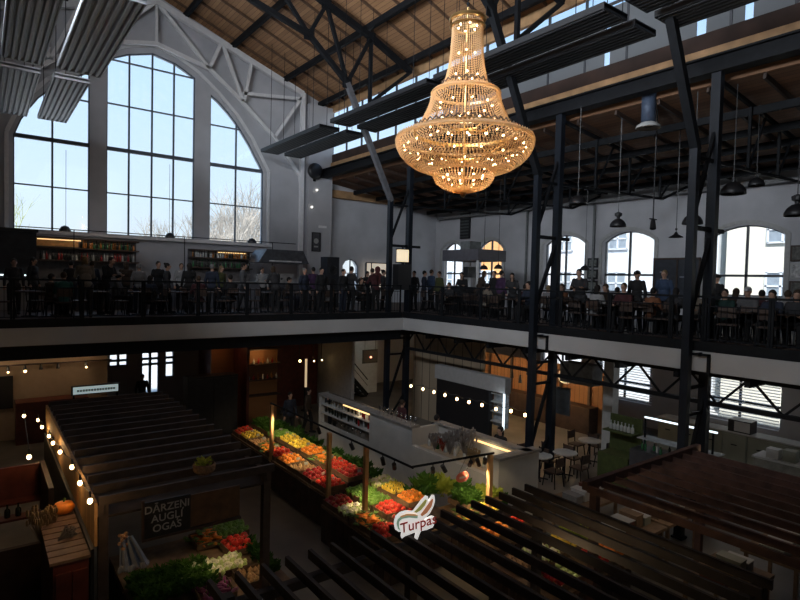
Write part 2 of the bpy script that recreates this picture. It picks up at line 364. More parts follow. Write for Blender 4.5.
# nave roof, aisle roofs
mb = MB()
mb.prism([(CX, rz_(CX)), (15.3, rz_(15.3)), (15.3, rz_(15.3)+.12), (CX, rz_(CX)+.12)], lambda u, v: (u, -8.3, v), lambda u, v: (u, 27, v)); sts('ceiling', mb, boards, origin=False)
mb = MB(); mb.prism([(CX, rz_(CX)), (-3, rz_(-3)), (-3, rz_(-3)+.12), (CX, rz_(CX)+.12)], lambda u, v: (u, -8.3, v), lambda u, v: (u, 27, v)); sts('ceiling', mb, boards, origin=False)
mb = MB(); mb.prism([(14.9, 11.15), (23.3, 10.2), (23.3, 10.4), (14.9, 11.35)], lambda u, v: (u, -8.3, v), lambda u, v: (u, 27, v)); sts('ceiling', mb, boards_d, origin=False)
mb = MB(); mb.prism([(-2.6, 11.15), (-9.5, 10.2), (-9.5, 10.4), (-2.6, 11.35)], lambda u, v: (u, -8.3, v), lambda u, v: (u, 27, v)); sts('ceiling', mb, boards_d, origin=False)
mb = MB()                                     # rafters on the boards
y = -7.5
while y < 26: 
    mb.bar((CX, y, rz_(CX)-.05), (14.8, y, rz_(14.8)-.05), .06, .1); mb.bar((CX, y, rz_(CX)-.05), (-2.4, y, rz_(-2.4)-.05), .06, .1); y += 1.15
sts('trim_10', mb, mat('rafter_brown', (.10, .055, .03), .8, var=.3), origin=False)
for k, x in enumerate((7.4, 9.55, 12.2, 14.3, 4.9, 2.75, .1, -2.0)):
    mb = MB(); mb.box(x-.08, x+.08, -7.9, 26.4, rz_(x)-.34, rz_(x)-.1); o = mb.build('roof_purlin', black_steel)
    tag(o, ['first steel purlin right of the roof ridge', 'steel purlin halfway down the right roof slope', 'steel purlin on the right slope above the clerestory panels', 'lowest steel purlin along the right eave', 'first steel purlin left of the roof ridge', 'steel purlin halfway down the left roof slope', 'steel purlin above the grey ceiling panels at upper left', 'lowest steel purlin along the left eave'][k], 'purlin')
# side band over the right aisle: boards, pale timber strip, glazing
mb = MB(); mb.box(14.85, 15.0, -8, 26.4, 11.62, 12.5); sts('wall_right_upper', mb, mat('brown_upper', (.032, .016, .011), .85, var=.4, scale=1.5))
mb = MB(); mb.box(14.78, 14.85, -8, 26.4, 11.70, 12.06); sts('trim_11', mb, timber)
mb = MB(); mb.box(14.85, 15.0, -8, 26.4, 14.72, rz_(14.9)); sts('trim_12', mb, timber)
gaps = [(7.0,7.25),(5.9,6.1),(9.75,9.95)]
mb = MB(); y0 = -8
for a, b in sorted(gaps): mb.box(14.93, 14.97, y0, a, 12.5, 14.2); y0 = b
mb.box(14.93, 14.97, y0, 17.2, 12.5, 14.2)
o = sts('window_16', mb, poly, origin=False)
g = MB(); g.box(14.95, 14.96, -8, 26.4, 14.2, 14.72); g.box(14.95, 14.96, 17.2, 26.4, 12.5, 14.2)
for a, b in gaps: g.box(14.95, 14.96, a, b, 12.5, 14.2)
g.build('window_glass', glass, o)
f = MB(); y = -7.6
while y < 26.3: f.box(14.9, 14.98, y-.03, y+.03, 12.5, 14.72); y += 1.4
f.box(14.88, 14.98, -8, 26.4, 14.27, 14.32); f.build('window_frame', dark_frame, o)
# black edge beam carried by the rear columns
mb = MB(); mb.box(14.3, 14.5, -8, 26.4, 11.25, 11.62); mb.box(14.2, 14.6, -8, 26.4, 11.22, 11.27); mb.box(14.2, 14.6, -8, 26.4, 11.6, 11.65)
tag(mb.build('edge_beam', black_steel), 'long black steel beam carried by the rear columns below the pale timber strip', 'beam')
# pilaster between nave end and aisle end
mb = MB(); mb.box(13.5, 14.9, 25.9, 26.5, 0, 14.9); sts('wall_pilaster', mb, plaster)
mb = MB(); mb.box(15.0, 22.7, 26.2, 26.5, 10.35, 10.75); sts('trim_13', mb, timber)

# ---------------------------------------------------------------- outside
mb = MB(); mb.box(-150, 150, 27.2, 260, -.6, -.5); mb.box(23.4, 150, -100, 27.2, -.6, -.5); sts('ground', mb, asphalt)
def house(x0, x1, y0, y1, h, m, label, rows, cols, face='x'):
    t = thing('neighbouring_building', label, 'building', ((x0+x1)/2, (y0+y1)/2, -.5))
    b = MB(); b.box(x0, x1, y0, y1, -.5, h); b.box(x0-.3, x1+.3, y0-.3, y1+.3, h, h+.3); b.build('wall', m, t, world=True)
    for r in range(rows):
        for c in range(cols):
            yc = y0+(y1-y0)*(c+.5)/cols; zc = 1.6+3.3*r
            f = MB()
            for d in (-.62, 0, .62): f.box(x0-.1, x0+.02, yc+d-.05, yc+d+.05, zc, zc+1.9)
            for d in (0, .62, 1.24, 1.9): f.box(x0-.1, x0+.02, yc-.65, yc+.65, zc+d-.04, zc+d+.04)
            w_ = f.build('window', facade_b, t, world=True)
            g = MB(); g.box(x0-.06, x0+.01, yc-.62, yc+.62, zc, zc+1.9); g.build('pane', mat_pane, w_, world=True)
    return t
mat_pane = mat('outside_pane', (.30, .36, .42), .15, var=.1)
house(30, 42, -12, 12.6, 12, facade_m, 'cream rendered building outside the large right gallery window', 3, 5)
house(31, 43, 13.4, 25.0, 12, facade_b, 'white rendered building outside the middle gallery windows', 3, 3)
house(29, 43, 25.8, 30.3, 10, facade_o, 'orange rendered building outside the gallery window behind the kiosk canopy', 2, 1)
house(29.5, 43, 31, 46, 11, facade_b, 'white rendered building outside the farthest gallery window', 2, 4)
def tree(label, loc, h, m, seed, group='bare trees outside the gable windows', leafy=False):
    rnd = random.Random(seed); b = MB()
    def grow(p, d, L, r, lv):
        q = p + d*L; b.tube([p, q], [r, r*.65], 4 if lv < 2 else 3, cap=False)
        if lv >= 5: return
        for _ in range(3 if lv else 4):
            n = (d + Vector((rnd.uniform(-1,1), rnd.uniform(-1,1), rnd.uniform(-.25,.7)))*.62).normalized()
            grow(q - d*L*rnd.uniform(0,.35), n, L*rnd.uniform(.62,.85), r*.6, lv+1)
    grow(Vector((0,0,0)), Vector((0,0,1)), h*.28, h*.014, 0)
    return tag(b.build('bare_tree', m), label, 'tree', group)
t1 = tree('pale bare tree outside behind the right arched window', (0,0,0), 15, tree_m, 3)
t2 = tree('pale bare tree outside behind the right arched window', (0,0,0), 15, tree_m, 9)
G = 'bare trees outside the right arched window'
for (px, Y, s, pr) in [(204,66,1.0,t1),(214,58,1.0,t2),(226,66,1.25,t1),(238,56,1.15,t2),(252,62,1.3,t1),(264,68,1.4,t2),(246,74,1.4,t1),(230,76,1.35,t2)]:
    q = on(px, 240, 1, Y); place(pr, (q.x, Y, -.5), px*.7, 'pale bare tree outside behind the right arched window', G, scale=s)
G = 'bare trees outside the centre window'
for (px, Y, s, pr) in [(150,66,.95,t1),(170,64,1.0,t2),(184,66,1.0,t1)]:
    q = on(px, 235, 1, Y); place(pr, (q.x, Y, -.5), px*.3, 'low bare tree outside behind the bottom of the centre window', G, scale=s)
q = on(14, 230, 1, 55); place(t2, (q.x, 55, -.5), 1, 'yellow green willow outside at the left arched window', None, {'self': willow_m}, 1.0)

# ---------------------------------------------------------------- roof trusses and columns
def truss(Y, m, w_, label, top=None):
    t = thing('roof_truss', label, 'truss', (CX, Y, 9.2))
    half = [(0,17.55),(1.25,17.15),(4.1,16.1),(6.1,15.45),(8.1,14.6)]
    lowc = [(0,15.9),(1.25,15.35),(3.4,14.8),(5.05,13.45),(7.25,9.2)]
    for s_, nm in ((1,'r'), (-1,'l')):
        a = MB()
        for p_, q_ in zip(half, half[1:]): a.bar((s_*p_[0]+CX, Y, p_[1]), (s_*q_[0]+CX, Y, q_[1]), w_*1.2, w_*1.2)
        a.build('top_chord', m, t, world=True)
        a = MB()
        for p_, q_ in zip(lowc[:-1], lowc[1:-1]): a.bar((s_*p_[0]+CX, Y, p_[1]), (s_*q_[0]+CX, Y, q_[1]), w_, w_)
        a.build('bottom_chord', m, t, world=True)
        a = MB(); a.bar((s_*lowc[3][0]+CX, Y, lowc[3][1]), (s_*lowc[4][0]+CX, Y, lowc[4][1]), w_*1.1, w_*1.1); a.build('strut', strut_grey if Y > 15 else m, t, world=True)
        for p_, q_ in [((1.25,15.35),(1.25,17.15)),((1.25,17.15),(3.4,14.8)),((3.4,14.8),(4.1,16.1)),((4.1,16.1),(5.05,13.45)),((5.05,13.45),(6.1,15.45)),((6.1,15.45),(6.1,12.9)),((6.1,12.9),(8.1,14.6))]:
            a = MB(); a.bar((s_*p_[0]+CX, Y, p_[1]), (s_*q_[0]+CX, Y, q_[1]), w_*.75, w_*.75); a.build('web_member', m, t, world=True)
        for p_ in ((3.4,14.8),(5.05,13.45),(6.1,15.45),(4.1,16.1)): a = MB(); a.box(s_*p_[0]+CX-.2, s_*p_[0]+CX+.2, Y-.02, Y+.02, p_[1]-.2, p_[1]+.2); a.build('gusset_plate', m, t, world=True)
    a = MB(); a.bar((CX, Y, 17.5), (CX, Y, 15.9), w_, w_); a.build('king_post', m, t, world=True)
    return t
truss(18.5, black_steel, .17, 'black roof truss farthest back of the dark trusses, nearest to the window wall')
truss(11.0, black_steel, .17, 'black roof truss whose strut comes down behind the crown of the chandelier')
truss(6.4, black_steel, .17, 'black roof truss that carries the chandelier')
# white gable truss against the window wall
t = thing('gable_truss', 'white painted steel truss with arched lower chord against the window wall', 'truss', (CX, 26.1, 0))
for s_ in (1, -1):
    X = lambda u: CX + s_*u
    a = MB(); a.bar((X(0), 26.1, 17.75), (X(7.05), 26.1, 15.35), .22, .26); a.build('top_chord', white_steel, t, world=True)
    a = MB(); lc = [(0,15.98),(2.29,15.47),(3.57,14.53),(5.52,12.9),(6.95,11.2),(7.05,10.5)]
    for p_, q_ in zip(lc, lc[1:]): a.bar((X(p_[0]), 26.1, p_[1]), (X(q_[0]), 26.1, q_[1]), .14, .16)
    a.build('arched_chord', white_steel, t, world=True)
    for p_, q_ in [((.05,17.7),(2.29,15.47)),((2.29,15.47),(2.83,16.8)),((2.9,16.75),(3.9,14.3)),((3.95,14.35),(4.3,16.25)),((3.9,14.7),(7.05,15.1)),((7.0,15.2),(5.52,12.9))]:
        a = MB(); a.bar((X(p_[0]), 26.1, p_[1]), (X(q_[0]), 26.1, q_[1]), .14, .14); a.build('brace', white_steel, t, world=True)
    a = MB(); a.box(X(7.05)-.1, X(7.05)+.1, 25.98, 26.2, GF, 15.4); a.build('post', white_steel, t, world=True)
a = MB(); a.bar((CX, 26.1, 17.7), (CX, 26.1, 15.98), .1, .1); a.build('king_post', white_steel, t, world=True)
a = MB(); a.box(13.4, 14.9, 26.0, 26.2, 14.9, 15.0)

def column_pair(Y, label, yb=0):
    t = thing('lattice_column', label, 'column', (13.9, Y, 0))
    a = MB(); a.box(13.28, 13.46, Y-.09, Y+.09, 0, 9.3); a.box(13.24, 13.5, Y-.13, Y+.13, 0, .05); a.build('front_shaft', navy_steel, t, world=True)
    a = MB(); a.box(14.26, 14.46, Y-.11, Y+.11, 0, 11.25); a.build('rear_shaft', navy_steel, t, world=True)
    a = MB(); z = .6
    L = [(GF+.3, 7.35), (7.6, 9.9)]
    a.bar((13.4, Y, 5.2), (14.35, Y, 7.3), .09, .09); a.bar((13.4, Y, 7.6), (14.35, Y, 9.9), .08, .08); a.bar((14.35, Y, 1.3), (13.4, Y, -.0+.1), .07, .07)
    a.bar((13.4, Y, .9), (14.35, Y, 3.4), .08, .08)
    a.build('diagonal_brace', black_steel, t, world=True)
    a = MB(); a.box(13.3, 14.95, Y-.05, Y+.05, 7.36, 7.46); a.box(13.3, 14.4, Y-.04, Y+.04, 3.55, 3.62); a.box(13.3, 14.4, Y-.04, Y+.04, 2.9, 2.97); a.box(13.3, 13.75, Y-.3, Y-.24, 4.42, 4.48) if Y < 17 else None
    a.build('cross_arm', black_steel, t, world=True)
    if Y < 17:
        a = MB(); a.box(13.42, 13.48, Y-.5, Y-.1, 4.4, 4.46); a.box(13.42, 13.48, Y-.5, Y-.44, 3.95, 4.46); a.build('slab_bracket', black_steel, t, world=True)
    return t
column_pair(6.4, 'blue-black pair of steel columns with braces in front of the large right window')
column_pair(11.0, 'blue-black pair of steel columns with braces right of the chandelier')
column_pair(18.5, 'black pair of steel columns with braces at the inner corner of the gallery')
# aisle trusses
for Y, lab in [(6.4, 'light black truss under the aisle roof behind the nearest column pair'), (11.0, 'light black truss under the aisle roof behind the middle column pair'), (18.5, 'light black truss under the aisle roof behind the corner column pair'), (15.0,'light black truss under the aisle roof left of the middle column pair'), (2.5,'light black truss under the aisle roof at the right edge of the view')]:
    t = thing('aisle_truss', lab, 'truss', (18, Y, 9.1)); c_ = lambda x: 11.05 - (x-14.9)*.119
    a = MB(); a.bar((14.4, Y, c_(14.4)-.05), (22.6, Y, c_(22.6)), .09, .1); a.build('top_chord', black_steel, t, world=True)
    a = MB(); a.bar((13.4, Y, 9.05), (20.6, Y, 9.3), .07, .08); a.bar((20.6, Y, 9.3), (22.6, Y, c_(22.6)-.1), .07, .08); a.build('bottom_chord', black_steel, t, world=True)
    for x in (16.3, 18.3, 20.4):
        a = MB(); zb = 9.05+(x-13.4)*.035; a.bar((x, Y, zb), (x, Y, c_(x)), .07, .07); a.bar((x, Y, zb), (x+1.0, Y, c_(x+1.0)), .05, .05); a.build('web_member', black_steel, t, world=True)
a = MB(); y = -7.4
while y < 26: a.bar((14.95, y, 11.08), (22.7, y, 10.16), .07, .14); y += 1.3
sts('trim_15', a, timber_d, origin=False)
for x in (16.4, 17.9, 19.2, 20.4, 21.6):
    mb = MB(); z = 10.98-(x-14.9)*.119; mb.box(x-.06, x+.06, -7.8, 26.1, z-.2, z); tag(mb.build('roof_purlin', black_steel), 'dark purlin under the aisle roof ' + ({16.4: 'nearest the columns', 17.9: 'second from the columns', 19.2: 'in the middle of the aisle', 20.4: 'second from the window wall', 21.6: 'nearest the window wall'}[x]), 'purlin')
# two slanting pale braces seen under the aisle roof
for (a_, b_) in [((585,160),(600,178)), ((560,150),(578,172))]: pass
# lattice girder under the right gallery edge
t = thing('lattice_girder', 'black lattice girder under the edge of the right gallery', 'girder', (14.4, 8, 3.1))
a = MB(); a.box(14.3, 14.5, -7, 18.4, 3.82, 3.98); a.build('top_chord', black_steel, t, world=True)
a = MB(); a.box(14.33, 14.47, -7, 18.4, 3.1, 3.2); a.build('bottom_chord', black_steel, t, world=True)
y = -6.5
while y < 18:
    a = MB(); a.bar((14.4, y, 3.15), (14.4, y+.7, 3.9), .05, .05); a.bar((14.4, y+.7, 3.9), (14.4, y+1.4, 3.15), .05, .05); a.build('web_member', black_steel, t, world=True); y += 1.4
mb = MB()
for y in [q*1.6-6 for q in range(16)]: mb.box(13.7, 22.6, y-.06, y+.06, 3.78, 3.98)
sts('trim_14', mb, black_steel)

# ---------------------------------------------------------------- ribbed heating panels
def heat_panel(x0, x1, y0, y1, z, m, label, group=None):
    t = thing('radiant_panel', label, 'ceiling panel', ((x0+x1)/2, (y0+y1)/2, z), 0, group)
    a = MB(); a.box(x0, x1, y0, y1, z+.03, z+.09); n = 6; w_ = (x1-x0)/n
    for i in range(n): 
        xa = x0+w_*i; a.prism([(xa+w_*.12, z+.03), (xa+w_*.3, z-.035), (xa+w_*.7, z-.035), (xa+w_*.88, z+.03)], lambda u, v: (u, y0+.03, v), lambda u, v: (u, y1-.03, v))
    a.build('ribbed_plate', m, t, world=True)
    a = MB()
    for y in (y0, y1-.05): a.box(x0-.02, x1+.02, y, y+.05, z-.03, z+.12)
    a.box(x0-.03, x0, y0, y1, z-.02, z+.12); a.box(x1, x1+.03, y0, y1, z-.02, z+.12)
    a.build('edge_trim', m, t, world=True)
    a = MB()
    for y in (y0+.8, y1-.8):
        for x in (x0+.1, x1-.1): a.tube([(x, y, z+.1), (x, y, rz_(x)-.05)], .012, 4)
    a.build('hanger_rod', black_steel, t, world=True)
segs = [(19.35,25.0,'farthest'),(12.9,18.55,'second farthest'),(7.05,12.6,'third farthest'),(.9,6.6,'nearest')]
for y0, y1, w_ in segs:
    if w_ != 'nearest':
        heat_panel(.50, 1.40, y0, y1, 11.72, panel_grey, 'grey ribbed panel hanging at upper left, %s of the leftmost row' % w_)
        heat_panel(1.78, 2.66 if y0 > 15 else 2.82, y0, y1, 11.72, panel_grey, 'grey ribbed panel hanging at upper left, %s of the row nearer the centre window' % w_)
    heat_panel(10.55, 11.38, y0, y1, 11.85, panel_dark, 'dark ribbed panel hanging at right, %s of the row nearer the chandelier' % w_)
    heat_panel(11.74, 12.58, y0, y1, 11.85, panel_dark, 'dark ribbed panel hanging at right, %s of the row nearer the clerestory' % w_)

# ---------------------------------------------------------------- chandelier
HX, HY = 6.15, 6.55
gold = mat('gilded_metal', (.55, .36, .15), .3, metal=.9, var=.2)
crystal = translucent('crystal_beads', (.90, .68, .42), .55, transp=.12, gloss=.12)
t = thing('chandelier', 'large crystal chandelier with slim neck, stepped skirt and rounded bowl, lit golden', 'chandelier', (HX, HY, 7.41))
zb = 7.41
def ring(z, r, th, name, m=gold):
    a = MB(); a.lathe([(r-.02, z-th/2), (r+.03, z-th/2), (r+.045, z), (r+.03, z+th/2), (r-.02, z+th/2), (r-.02, z-th/2)], (0,0,0), 48, cap=False); return a.build(name, m, t)
ring(2.71, .25, .05, 'crown_ring'); ring(2.60, .24, .03, 'crown_ring')
ring(1.56, .51, .04, 'middle_ring', crystal); ring(.94, .80, .05, 'wide_ring')
def strands(name, prof, n, bead=.017, step=.05, drop=None):
    a = MB()
    L = [0]
    for p_, q_ in zip(prof, prof[1:]): L.append(L[-1]+math.hypot(q_[0]-p_[0], q_[1]-p_[1]))
    def ev(s_):
        for i in range(len(prof)-1):
            if s_ <= L[i+1]+1e-9:
                k_ = (s_-L[i])/(L[i+1]-L[i]); return prof[i][0]+(prof[i+1][0]-prof[i][0])*k_, prof[i][1]+(prof[i+1][1]-prof[i][1])*k_
        return prof[-1]
    ns = int(L[-1]/step)
    for j in range(n):
        th = 2*PI*j/n; c_, s_ = math.cos(th), math.sin(th)
        for i in range(ns):
            r, z = ev(L[-1]*(i+.5)/ns); k0 = len(a.v); x, y = r*c_, r*s_
            a.v += [(x+bead*c_, y+bead*s_, z), (x-bead*s_, y+bead*c_, z), (x-bead*c_, y-bead*s_, z), (x+bead*s_, y-bead*c_, z), (x, y, z+step*.52), (x, y, z-step*.52)]
            a.f += [(k0+q, k0+(q+1)%4, k0+4) for q in range(4)] + [(k0+(q+1)%4, k0+q, k0+5) for q in range(4)]
    o = a.build(name, crystal, t); o['kind'] = 'stuff'; return o
neck = [(.24,2.68),(.24,2.45),(.255,2.2),(.28,1.98),(.32,1.80),(.36,1.68)]
skirt = [(.54,1.53),(.56,1.40),(.61,1.27),(.68,1.13),(.75,1.02),(.80,.96)]
bowl = [(1.09,.82),(1.08,.72),(1.02,.60),(.92,.49),(.78,.40),(.62,.34),(.47,.32)]
low_ = [(.49,.36),(.48,.25),(.43,.15),(.33,.08),(.18,.03),(.03,.0)]
ring(.83, 1.05, .04, 'outer_ring', crystal)
strands('neck_strands', neck, 46, .012, .036); strands('skirt_strands', skirt, 84, .013, .036)
strands('collar_strands', [(.36,1.68),(.46,1.60),(.54,1.57)], 40, .013, .04)
strands('bowl_strands', [(.80,.93),(.95,.90),(1.09,.85)], 96, .015, .042)
strands('bowl_net', bowl, 110, .016, .037); strands('lower_bowl_net', low_, 60, .015, .035)
a = MB()
for (r, z, n) in [(.38,1.68,24),(.82,.97,46)]:
    for j in range(n):
        th = 2*PI*j/n; th2 = 2*PI*(j+.5)/n
        a.tube([(r*math.cos(th), r*math.sin(th), z+.05), (r*1.01*math.cos(th2), r*1.01*math.sin(th2), z), (r*math.cos(2*PI*(j+1)/n), r*math.sin(2*PI*(j+1)/n), z+.05)], .012, 4)
a.build('scalloped_garland', mat('dark_crystal', (.12, .09, .07), .3, var=.3), t)
a = MB(); a.tube([(0,0,0),(0,0,2.9)], .02, 8); a.lathe([(.02,-.07),(.05,-.03),(.03,.0)], (0,0,0), 10); a.build('stem', gold, t)
for z, r in ((.62,.85),(1.1,.5),(1.8,.2),(2.3,.14)):
    a = MB()
    for j in range(8): th = 2*PI*j/8; a.tube([(0,0,z-.1),(r*.5*math.cos(th), r*.5*math.sin(th), z-.13),(r*math.cos(th), r*math.sin(th), z)], .012, 5)
    a.build('arm_tier', gold, t)
for z in (2.9, 3.0, 3.1): pass
a = MB(); z = 2.86
while z < 15.9-zb-.0: a.tube([(0,0,z),(0,0,z+.1)], .014, 5); a.ball((0,0,z+.1), .028, 6, 4); z += .14
a.build('chain', black_steel, t)
bm_ = MB(); bm_.ball((0,0,0), .024, 8, 6)
nb = 0
for (z, r, n, o_) in [(.70,.96,22,0),(.56,.76,12,.2),(.46,.5,8,.1),(.25,.32,9,.4),(.12,.18,5,0),(1.06,.56,12,.3),(1.38,.42,9,0),(1.85,.18,5,.2),(2.2,.13,4,.5),(2.6,.15,6,0)]:
    for j in range(n):
        th = 2*PI*(j+o_)/n
        b_ = MB(); b_.ball((r*math.cos(th), r*math.sin(th), z), .017, 6, 5)
        if nb < 100: b_.build('bulb', bulb_m, t, smooth=True); nb += 1
def point(name, loc, en, col, rad=.1, parent=None):
    l = bpy.data.lights.new(name, 'POINT'); l.energy = en; l.color = col; l.shadow_soft_size = rad
    o = bpy.data.objects.new(name, l); C.objects.link(o); o.location = loc
    return o
for z, e_ in ((.6, 26), (1.15, 13), (1.9, 5), (.25, 9)): point('chandelier_light', (HX, HY, zb+z), e_, (1, .72, .40), .12)

# ---------------------------------------------------------------- pendant lamps
def dome_lamp(d, ztop, label, loc, industrial=False, flat=False):
    t = thing('pendant_lamp', label, 'lamp', loc)
    a = MB(); r = d/2
    if flat: a.lathe([(r, 0), (r*.85, .03), (r*.35, .09), (r*.2, .14), (.03, .17), (.02,.17),(r*.18,.12),(r*.33,.07),(r*.83,.015),(r*.98,0)], n=20, cap=False)
    else: a.lathe([(r, 0), (r*1.03, .01), (r*.97, r*.35), (r*.78, r*.7), (r*.45, r*.98), (r*.16, r*1.08), (.02, r*1.1), (.02, r*1.06), (r*.42, r*.94), (r*.75, r*.66), (r*.94, r*.33), (r*.98, 0)], n=20, cap=False)
    a.build('lamp_shade', black_plastic, t, smooth=True)
    a = MB()
    if industrial: a.lathe([(r*.2, r*1.05), (r*.22, r*1.3), (r*.45, r*1.42), (r*.47, r*1.75), (r*.2, r*1.9), (.02, r*1.95)], n=12)
    else: a.lathe([(r*.16, r*1.05), (r*.16, r*1.3), (.02, r*1.36)], n=10)
    a.build('lamp_cap', black_plastic, t)
    a = MB(); a.ball((0,0,r*.35), r*.28, 8, 6); a.build('bulb', offwhite, t, smooth=True)
    a = MB(); a.tube([(0,0,r*1.2 if not flat else .16), (0,0,ztop-loc[2])], .012, 5); a.build('cord', black_plastic, t)
    return t
cz = lambda x: 11.15-(x-14.9)*.119-.05
for (x, y, z, d, lab, ind, fl) in [
    (14.06,10.06,8.35,.5,'black dome pendant lamp just right of the middle column pair, near the roof',0,0),
    (15.27,9.49,7.75,.46,'black industrial pendant lamp with a thick neck above the middle arched window',1,0),
    (15.1,6.25,8.35,.58,'largest black dome pendant lamp, right of the nearest column pair',0,0),
    (16.6,6.3,8.75,.4,'small black dome pendant lamp behind and right of the largest dome lamp',0,0),
    (16.39,5.27,7.85,.56,'black industrial pendant lamp cut by the right edge of the photo',1,0),
    (14.95,7.15,7.65,.5,'black dome pendant lamp half hidden between the nearest column pair',0,0),
    (16.95,8.58,7.5,.42,'flat dark disc pendant lamp left of the nearest column pair',0,1),
    (20.5,14.2,6.6,.4,'small black pendant lamp in front of the second arched window',0,0),
    (17.5,17.2,6.55,.36,'small black pendant lamp under the right end of the kiosk canopy',0,0),
    (18.2,17.0,6.6,.36,'small black pendant lamp just right of the kiosk canopy, before the orange building',0,0)]:
    dome_lamp(d, cz(x), lab, (x, y, z), ind, fl)
t = thing('spotlight', 'small black spotlight on a long rod left of the flat disc lamp', 'lamp', (15.43, 8.49, 7.7))
a = MB(); a.tube([(0,0,.15),(0,0,cz(15.4)-7.7)], .02, 6); a.tube([(-.18,0,.22),(.18,0,.22)], .02, 6); a.build('rod', black_plastic, t)
a = MB(); a.tube([(0,0,.18),(-.08,-.05,-.06)], [.06,.09], 10); a.build('lamp_head', black_plastic, t)
q = on(648, 128, 2, 9.75)
t = thing('ventilation_duct', 'blue-grey vertical ventilation duct with a round outlet ring under the aisle roof', 'duct', (13.95+1.0, 8.0, 9.8))
q = on(648, 128, 0, 14.85); t.location = (14.85, q.y, q.z); zz = q.z
a = MB(); a.lathe([(.19, .12), (.19, 1.0)], n=24); a.build('duct_pipe', mat('blue_grey_duct', (.05, .07, .11), .6, metal=.2, var=.2), t, smooth=True)
a = MB(); a.lathe([(.2,.14),(.31,.06),(.33,0),(.3,-.01),(.2,.06),(.12,.03)], n=24, cap=False); a.build('outlet_ring', offwhite, t, smooth=True)

# ---------------------------------------------------------------- balustrades
def balustrade(p0, p1, label, zf=GF):
    p0 = Vector(p0); p1 = Vector(p1); d = (p1-p0); L = d.length; d /= L
    t = thing('balustrade', label, 'railing', (*((p0+p1)/2).xy, zf), 0, None)
    V = lambda s_, z: Vector((p0.x+d.x*s_, p0.y+d.y*s_, zf+z))
    a = MB(); a.bar(V(0,1.1), V(L,1.1), .08, .05); a.build('handrail', black_steel, t, world=True)
    a = MB(); a.bar(V(0,.88), V(L,.88), .03, .03); a.bar(V(0,.1), V(L,.1), .04, .03); a.build('rail', black_steel, t, world=True)
    for s_ in (0.03, L-.03): a = MB(); a.bar(V(s_,0), V(s_,1.1), .05, .05); a.build('post', black_steel, t, world=True)
    a = MB(); s_ = .12
    while s_ < L-.05: a.bar(V(s_,.1), V(s_,.88), .012, .012); s_ += .13
    a.build('bars', black_steel, t, world=True)
n = 9
refs = ['far left end of the back gallery', 'below the dark booth at left', 'below the left arched window', 'below the pier left of the centre window', 'below the centre window', 'below the pier right of the centre window', 'below the right arched window', 'in front of the pilaster', 'at the small arched window']
for i in range(n):
    x0 = -.9 + (13.5+.9)*i/n; x1 = -.9 + (13.5+.9)*(i+1)/n
    balustrade((x0, 17.82, 0), (x1, 17.82, 0), 'black barred balustrade section of the back gallery, ' + refs[i])
refs = ['at the right edge of the photo', 'below the large right window', 'just right of the nearest column pair', 'just left of the nearest column pair', 'below the person in a cap', 'right of the middle column pair', 'left of the middle column pair', 'below the kiosk canopy', 'next to the corner columns']
for i, (a_, b_) in enumerate([(3.2,4.8),(4.8,6.2),(6.2,7.0),(7.0,8.7),(8.7,10.3),(10.3,11.9),(11.9,13.6),(13.6,15.6),(15.6,17.6)]):
    balustrade((13.75, a_, 0), (13.75, b_, 0), 'black barred balustrade section of the right gallery, ' + refs[i])

